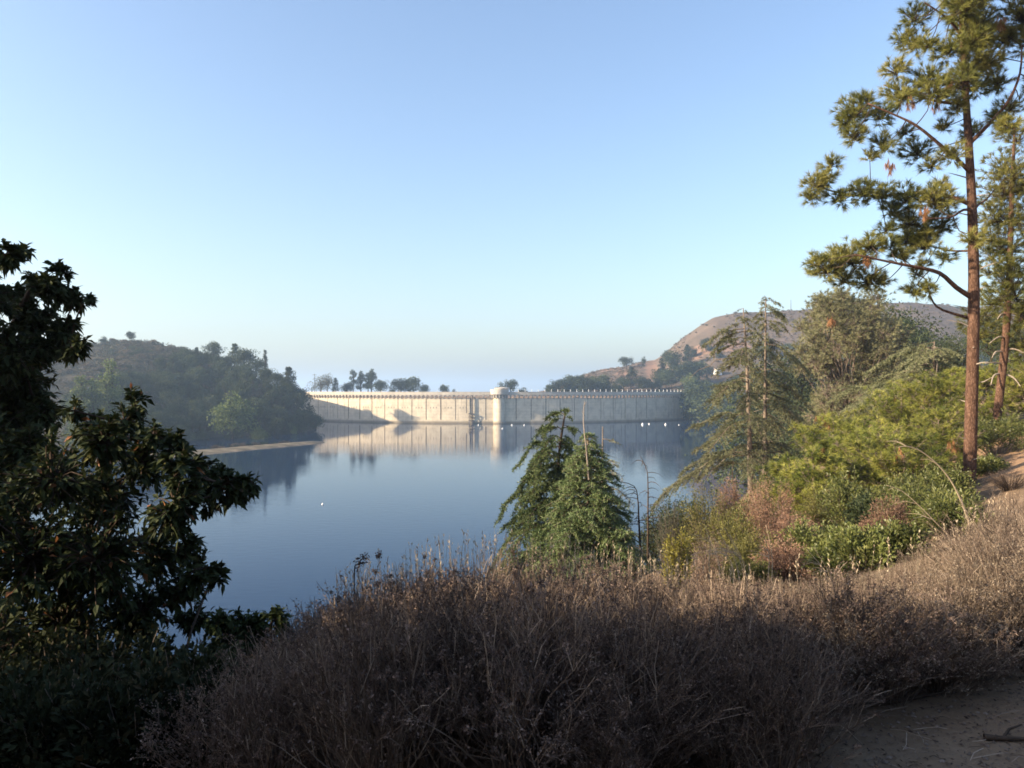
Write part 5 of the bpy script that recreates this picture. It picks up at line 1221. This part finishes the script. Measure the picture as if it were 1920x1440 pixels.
# loose straw and grass between the shrubs
def grass(name, n, p0, p1, dlo, dhi, h, mat, bent=0.35):
    px = RNG.uniform(p0, p1, n); d = dlo+(dhi-dlo)*RNG.random(n)**0.8; x = (px-960)/F*d; z = G(x, d)
    ok = d > edge_depth(px)-0.1; x, d, z = x[ok], d[ok], z[ok]; n = len(x)
    b = np.stack([x, d, z-0.03], 1); a = RNG.random(n)*6.28; L = np.minimum(h*RNG.uniform(0.5, 1.2, n), np.maximum(0.12, EYE-(np.interp(960+F*x/d, TOPX, TOPY)-HY)/F*d-z))
    t = b+np.stack([np.cos(a)*L*bent*RNG.random(n), np.sin(a)*L*bent*RNG.random(n), L], 1)
    mb = MB(); mb.tubes(curve_pts(b, t, 3, 0, 0.04), np.array([[0.0028, 0.0022, 0.0008]]).repeat(n, 0), 3, tint=RNG.random(n))
    tag(mb.build(name, mat), kind='stuff')
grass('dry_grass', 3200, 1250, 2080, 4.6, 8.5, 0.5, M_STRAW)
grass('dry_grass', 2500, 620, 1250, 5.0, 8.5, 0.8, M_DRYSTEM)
# straw plumes lit on the skyline of the brush
def plumes(n, p0, p1, d0, d1):
    px = RNG.uniform(p0, p1, n); d = RNG.uniform(d0, d1, n); x = (px-960)/F*d; z = G(x, d)
    top = EYE-(np.interp(px, TOPX, TOPY)-RNG.uniform(-10, 45, n)-HY)/F*d
    b = np.stack([x, d, z-0.05], 1); t = np.stack([x+RNG.normal(0, 0.09, n), d+RNG.normal(0, 0.08, n), np.maximum(top, z+0.3)], 1)
    mb = MB(); P = curve_pts(b, t, 5, 0, 0.02); mb.tubes(P, np.array([[0.0035, 0.003, 0.0026, 0.002, 0.001]]).repeat(n, 0), 3, tint=RNG.random(n))
    m = 6; j = np.repeat(np.arange(n), m); leaves4(mb, P[j, 3]+(P[j, 4]-P[j, 3])*RNG.random((n*m, 1)), nrm(t-b)[j]+0.5*rand_unit(n*m), 0.05, 0.012, RNG.random(n*m))
    tag(mb.build('dry_grass', M_STRAW), kind='stuff')
plumes(170, 640, 930, 6.6, 9.0); plumes(240, 930, 1350, 7.5, 11.0); plumes(90, 1350, 1900, 7.0, 11.0)

# ------------------------------------------------------------------ dark broadleaved tree at the left edge
def left_tree(name, label, d, base_px, clumps, trunk_pts, nleaf, L, Wd, seedobj, dj=0.8, cards=0.35, mat=M_LEFT, red=0, big=0):
    b = np.array(at(base_px, d)); o = empty(name, b); tag(o, label, 'tree')
    s = d/F
    wood, fol, rd = MB(), MB(), MB()
    limb_pts = []
    for tp, r in trunk_pts:
        P = [local(b, W(x, y, d+dz)) for x, y, dz in tp]; P[0][2] = min(P[0][2], -0.1) if tp[0][1] > 1200 else P[0][2]
        wood.tube(P, np.linspace(r, r*0.3, len(P)), 8, sub=3); limb_pts.append(catmull(np.array(P), np.linspace(0, len(P)-1, 30)))
    LPn = np.concatenate(limb_pts)
    area = sum(c[2]**2 for c in clumps); rest = []
    for x, y, r in clumps:
        for rep in range(2 if r > 60 else 1):
            c = local(b, W(x, y, d+RNG.uniform(-dj, dj)*(0.5 if r < 45 else 1)))
            rr = r*s; n = int(nleaf*r*r/area/(2 if r > 60 else 1))+12
            a = LPn[np.argmin(((LPn-c)**2).sum(1))]
            wood.tube([a, (a+c)/2+RNG.normal(0, .04, 3), c], [0.012, 0.009, 0.006], 5, sub=2)
            m = max(5, n//11); tw = c+inside_ball(m, 0.42)*rr*0.92; P = curve_pts(np.repeat(c[None], m, 0), tw, 3, 0.08, 0.04)
            wood.tubes(P, np.linspace(0.008, 0.003, 3)[None].repeat(m, 0), 3)
            j = RNG.integers(0, m, n); t = 0.35+0.7*RNG.random((n, 1)); pb = c+(tw[j]-c)*t; dirv = nrm(tw[j]-c)*0.7+rand_unit(n)*0.8+np.array([0, 0, 0.05])
            T = np.clip(RNG.normal(0.45, 0.22, n), 0, 1)
            sel = RNG.random(n) < red
            LL = L*RNG.uniform(0.65, 1.2, n); WW = Wd*RNG.uniform(0.75, 1.15, n)
            front = (pb[:, 1] < c[1]) & (RNG.random(n) < 0.25)
            for q in np.nonzero(front & ~sel)[0][:3]: rest.append((pb[q], dirv[q], LL[q]))
            leaves5(fol, pb[~sel], dirv[~sel], LL[~sel], WW[~sel], T[~sel])
            if sel.any(): leaves5(rd, pb[sel], dirv[sel], LL[sel], WW[sel], T[sel])
    wood.build('trunk', M_DBARK, o, smooth=True); fol.build('crown', mat, o, kind='stuff')
    if red and rd.v: rd.build('withered_leaves', M_LEFTR, o, kind='stuff')
    # the largest single leaves that face the camera, each its own piece
    one = MB(); leaves6(one, np.zeros((1, 3)), np.array([[0, 0.0, 1.0]]), 1.0, Wd/L, 0.55); me = one.mesh('leaf', mat)
    for p, dv, ll in rest[:big]:
        lf = link_mesh('leaf', me, o); lf.location = p; lf.rotation_euler = Vector(dv).to_track_quat('Z', 'Y').to_euler(); lf.scale = (ll*1.05,)*3
    return o
TL = [(15, 478, 26), (45, 470, 12), (60, 520, 18), (110, 512, 22), (90, 545, 38), (140, 560, 26), (160, 562, 12), (30, 560, 45), (60, 600, 55), (120, 612, 34), (140, 650, 26), (90, 655, 40), (20, 660, 70), (50, 720, 60), (20, 780, 80), (80, 770, 40), (-60, 560, 80), (-80, 700, 110), (-50, 850, 110), (-90, 430, 60), (125, 630, 24), (60, 850, 60)]
left_tree('broadleaf_tree', 'tall dark broadleaved tree at the left edge, black against the sky', 7.6, -60, TL,
          [([(-60, 1300, 0.3), (-40, 1000, 0.4), (-20, 760, 0.5), (30, 600, 0.5), (60, 540, 0.4)], 0.07), ([(-40, 1000, 0), (-80, 750, 0.4), (-70, 560, 0.5), (10, 480, 0.2)], 0.06), ([(-20, 760, 0.5), (60, 700, .4), (130, 640, .3)], 0.03)],
          21000, 0.104, 0.049, 1, 0.9, big=60)
TS = [(250, 755, 30), (235, 790, 40), (175, 800, 40), (200, 830, 60), (290, 815, 32), (330, 835, 34), (270, 860, 60), (340, 880, 48), (390, 890, 40), (425, 905, 34), (455, 915, 26), (470, 905, 16), (435, 935, 22), (380, 935, 44), (330, 950, 60), (200, 930, 90), (100, 900, 90), (20, 950, 90), (60, 1050, 110), (180, 1050, 110), (290, 1040, 75), (350, 1020, 40), (370, 1070, 40), (405, 1080, 26), (340, 1110, 40), (260, 1150, 80), (120, 1180, 110), (0, 1180, 110), (40, 1300, 120), (170, 1300, 110), (300, 1260, 80), (80, 1410, 110), (230, 1400, 90), (140, 770, 24), (360, 1160, 40), (-80, 1000, 120), (-80, 1250, 130), (-60, 1450, 120), (60, 1480, 90), (180, 1470, 80), (300, 1420, 70), (330, 1330, 60)]
left_tree('broadleaf_tree', 'dark leafy young tree in front at left, its branches reaching over the lake', 5.4, 90, TS,
          [([(90, 1480, 0), (110, 1250, 0), (150, 1050, 0), (200, 900, 0.1), (245, 770, 0.3)], 0.035), ([(110, 1250, 0.1), (180, 1130, .3), (250, 1030, .35), (330, 955, .3), (400, 915, .25), (460, 915, 0.2)], 0.018), ([(130, 1300, 0), (240, 1180, .3), (330, 1100, .3), (400, 1080, .3)], 0.016), ([(90, 1400, 0), (20, 1200, .3), (-40, 1000, .3)], 0.025)],
          38000, 0.078, 0.037, 2, 0.75, red=0.012, big=110)
SHB = [(450, 1180, 40), (490, 1170, 26), (520, 1160, 20), (430, 1220, 45), (490, 1220, 45), (400, 1270, 50), (460, 1280, 55), (520, 1250, 35), (390, 1340, 60), (470, 1350, 60), (330, 1350, 60), (410, 1165, 25), (540, 1190, 16)]
o = left_tree('leafy_shrub', 'dark green leafy shrub low beside the young tree, against the lake', 4.9, 440, SHB, [([(430, 1480, 0), (440, 1350, 0), (455, 1220, 0)], 0.025), ([(430, 1450, 0), (490, 1300, 0), (510, 1190, 0)], 0.02)], 11000, 0.06, 0.029, 3, 0.4, mat=M_LEFT, big=30)
o['category'] = 'shrub'
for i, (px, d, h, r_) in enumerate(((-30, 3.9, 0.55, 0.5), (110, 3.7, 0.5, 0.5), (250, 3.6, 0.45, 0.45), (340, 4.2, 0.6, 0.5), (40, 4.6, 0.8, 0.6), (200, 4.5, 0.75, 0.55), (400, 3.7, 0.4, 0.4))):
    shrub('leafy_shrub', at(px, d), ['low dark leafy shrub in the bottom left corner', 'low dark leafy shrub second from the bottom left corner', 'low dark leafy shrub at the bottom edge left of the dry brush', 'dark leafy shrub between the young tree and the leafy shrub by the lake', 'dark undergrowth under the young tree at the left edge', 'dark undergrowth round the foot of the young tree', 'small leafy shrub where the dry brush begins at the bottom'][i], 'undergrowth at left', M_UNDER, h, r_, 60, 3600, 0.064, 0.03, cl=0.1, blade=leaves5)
# a dead seed head on the skyline of the brush
b = W(668, 1110, 5.6); b[2] = Gs(b[0], b[1])
o = empty('seed_stalk', b); tag(o, 'single dark dry seed stalk standing above the brush against the lake', 'stalk')
mb = MB(); mb.tube([(0, 0, -0.1), local(b, W(664, 1090, 5.6)), local(b, W(672, 1058, 5.6)), local(b, W(690, 1036, 5.6))], [0.006, 0.005, 0.004, 0.002], 5, sub=3); mb.build('stem', M_DBARK, o)
mb = MB(); c = local(b, W(673, 1055, 5.6))+RNG.normal(0, 0.018, (40, 3)); leaves4(mb, c, rand_unit(40), 0.03, 0.015, RNG.random(40)*0.3); c = local(b, W(684, 1042, 5.6))+RNG.normal(0, 0.012, (20, 3)); leaves4(mb, c, rand_unit(20), 0.025, 0.012, RNG.random(20)*0.3); mb.build('seed_head', M_DRYLEAF, o, kind='stuff')

# ------------------------------------------------------------------ trees out of frame at left that shade the path (on the same bank); last three added behind the camera to block skylight
for i, (x, y, h, wd) in enumerate(((-9.5, 0.5, 3.5, 4.2), (-10.5, -4.6, 7.0, 6.0), (-9.0, -1.4, 5.8, 4.4), (-11.6, 7.0, 7.0, 6.6), (-3.5, -7.0, 9.0, 8.0), (4.5, -7.5, 9.0, 8.0), (0.5, -12.0, 11.0, 9.0))):
    wood, crown = clump_tree(h, wd, 'bush', cards=4000, K=60, card=0.38)
    o = empty('broadleaf_tree', (x, y, Gs(x, y))); tag(o, ['leafy tree shading the path from the left', 'taller leafy tree further back on the shaded side of the path', 'small leafy tree nearest the path on its shaded side', 'leafy tree on the bank left of the dark broadleaved tree', 'unseen broad tree added behind the camera to block skylight, on its left', 'unseen broad tree added behind the camera to block skylight, on its right', 'tallest unseen tree, added further behind the camera to block skylight'][i], 'tree', 'trees shading the path')
    wood.build('trunk', M_DBARK, o); crown.build('crown', M_LEFT, o, kind='stuff')

# ------------------------------------------------------------------ the path: fallen sticks and litter
def stick(pts, r, label, mat=None):
    P = [np.array([*(lambda q: (q[0], q[1]))(W(x, y, 1.6*F/(y-HY))), 0.0]) for x, y in pts]
    P = [np.array([p[0], p[1], Gs(p[0], p[1])+r*0.8]) for p in P]; b = P[0].copy()
    o = empty('fallen_stick', b); tag(o, label, 'stick', 'sticks on the path')
    mb = MB(); mb.tube([p-b for p in P], np.linspace(r, r*0.5, len(P)), 7, sub=3); mb.build('wood', mat or M_DBARK, o, smooth=True)
    p = P[len(P)//2]-b; mb = MB(); mb.tube([p, p+np.array([.06, .05, .02]), p+np.array([.14, .08, .03])], [r*.5, r*.4, r*.2], 5); mb.build('side_twig', mat or M_DBARK, o)
stick([(1560, 1325), (1640, 1315), (1710, 1300), (1785, 1282)], 0.014, 'dark crooked stick lying across the shaded path')
stick([(1845, 1385), (1880, 1388), (1925, 1389)], 0.016, 'dark stick at the right edge of the path')
stick([(1500, 1312), (1590, 1318), (1650, 1300), (1690, 1275)], 0.008, 'thin pale twig reaching from the brush onto the path', M_DEADW)
stick([(1720, 1255), (1800, 1250), (1880, 1248)], 0.007, 'thin pale twig lying where the sun reaches the path', M_DEADW)
stick([(1180, 1370), (1260, 1385), (1330, 1378)], 0.010, 'grey stick half buried under the front brush', M_DEADW)
def litter(n):
    px = RNG.uniform(900, 2100, n); d = RNG.uniform(2.6, 6.0, n); x = (px-960)/F*d; z = G(x, d); b = np.stack([x, d, z+0.006], 1)
    mb = MB(); a = RNG.random(n)*6.28; dv = np.stack([np.cos(a), np.sin(a), RNG.normal(0, .15, n)], 1)
    leaves4(mb, b, dv, RNG.uniform(0.008, 0.035, n), RNG.uniform(0.003, 0.012, n), RNG.random(n), droop=0.0)
    tag(mb.build('leaf_litter', M_DRYLEAF), kind='stuff')
    m = n//18; px = RNG.uniform(900, 2100, m); d = RNG.uniform(2.6, 6.0, m); x = (px-960)/F*d; z = G(x, d); b = np.stack([x, d, z+0.006], 1)
    a = RNG.random(m)*6.28; L = RNG.uniform(0.04, 0.18, m); e = b+np.stack([np.cos(a)*L, np.sin(a)*L, 0.01+0*a], 1)
    mb = MB(); mb.tubes(curve_pts(b, e, 4, 0.03, 0.05), np.full((m, 4), 0.0016), 3, tint=RNG.random(m)); tag(mb.build('twig_litter', M_DRYSTEM), kind='stuff')
litter(9000)
def pebbles(n):
    px = RNG.uniform(1100, 2100, n); d = RNG.uniform(2.6, 5.5, n); x = (px-960)/F*d; z = G(x, d); r = 0.003+0.013*RNG.random(n)**3
    V0 = np.array([[1, 0, 0], [0, 1, 0], [-1, 0, 0], [0, -1, 0], [0, 0, .7], [0, 0, -.7]]); F3 = np.array([[0, 1, 4], [1, 2, 4], [2, 3, 4], [3, 0, 4], [1, 0, 5], [2, 1, 5], [3, 2, 5], [0, 3, 5]])
    V = np.stack([x, d, z+r*0.2], 1)[:, None]+V0[None]*r[:, None, None]*RNG.uniform(0.6, 1.3, (n, 6, 1)); o = np.arange(n)[:, None, None]*6
    mb = MB(); mb.faces(V.reshape(-1, 3), None, (o+F3[None]).reshape(-1, 3)); tag(mb.build('gravel', plain_mat('dark_gravel', (0.16, 0.125, 0.1), 0.95, 0.4, 8.0)), kind='stuff')
pebbles(1800)
# ------------------------------------------------------------------ the left hill goes on behind the dark tree
chaparral('chaparral', 1000, -420, 70, 230, 392, M_CHAP, 1.7, lambda p, d: (d < np.interp(p, LP, LDR)) & (d > np.interp(p, LP, LDS)+12))
# trees hiding the right end of the dam
for i, (key, px, d, yt, wd) in enumerate((('oak1', 1312, 452, 716, 1.0), ('oak3', 1326, 444, 722, 1.1), ('oak1', 1338, 436, 712, 1.1), ('oak2', 1350, 415, 728, 1.3), ('oak3', 1362, 395, 738, 1.4))):
    sky_tree(key, px, d, yt, 'dark tree overlapping the right end of the dam, %s from the left' % ('first', 'second', 'third', 'fourth', 'fifth')[i], 'shore trees at the right end of the dam', wd)
# low brush that runs down to the bottom edge of the picture
for px in np.linspace(1060, 1500, 15):
    d = 3.0+0.55*RNG.random()+max(0, px-1400)*0.003; x = (px+RNG.normal(0, 12)-960)/F*d
    dry(DP+DQ+PN, x, d, RNG.uniform(0.35, 0.6), 'low dark dry shrub at the bottom edge where the path begins', 'low brush at the bottom edge')
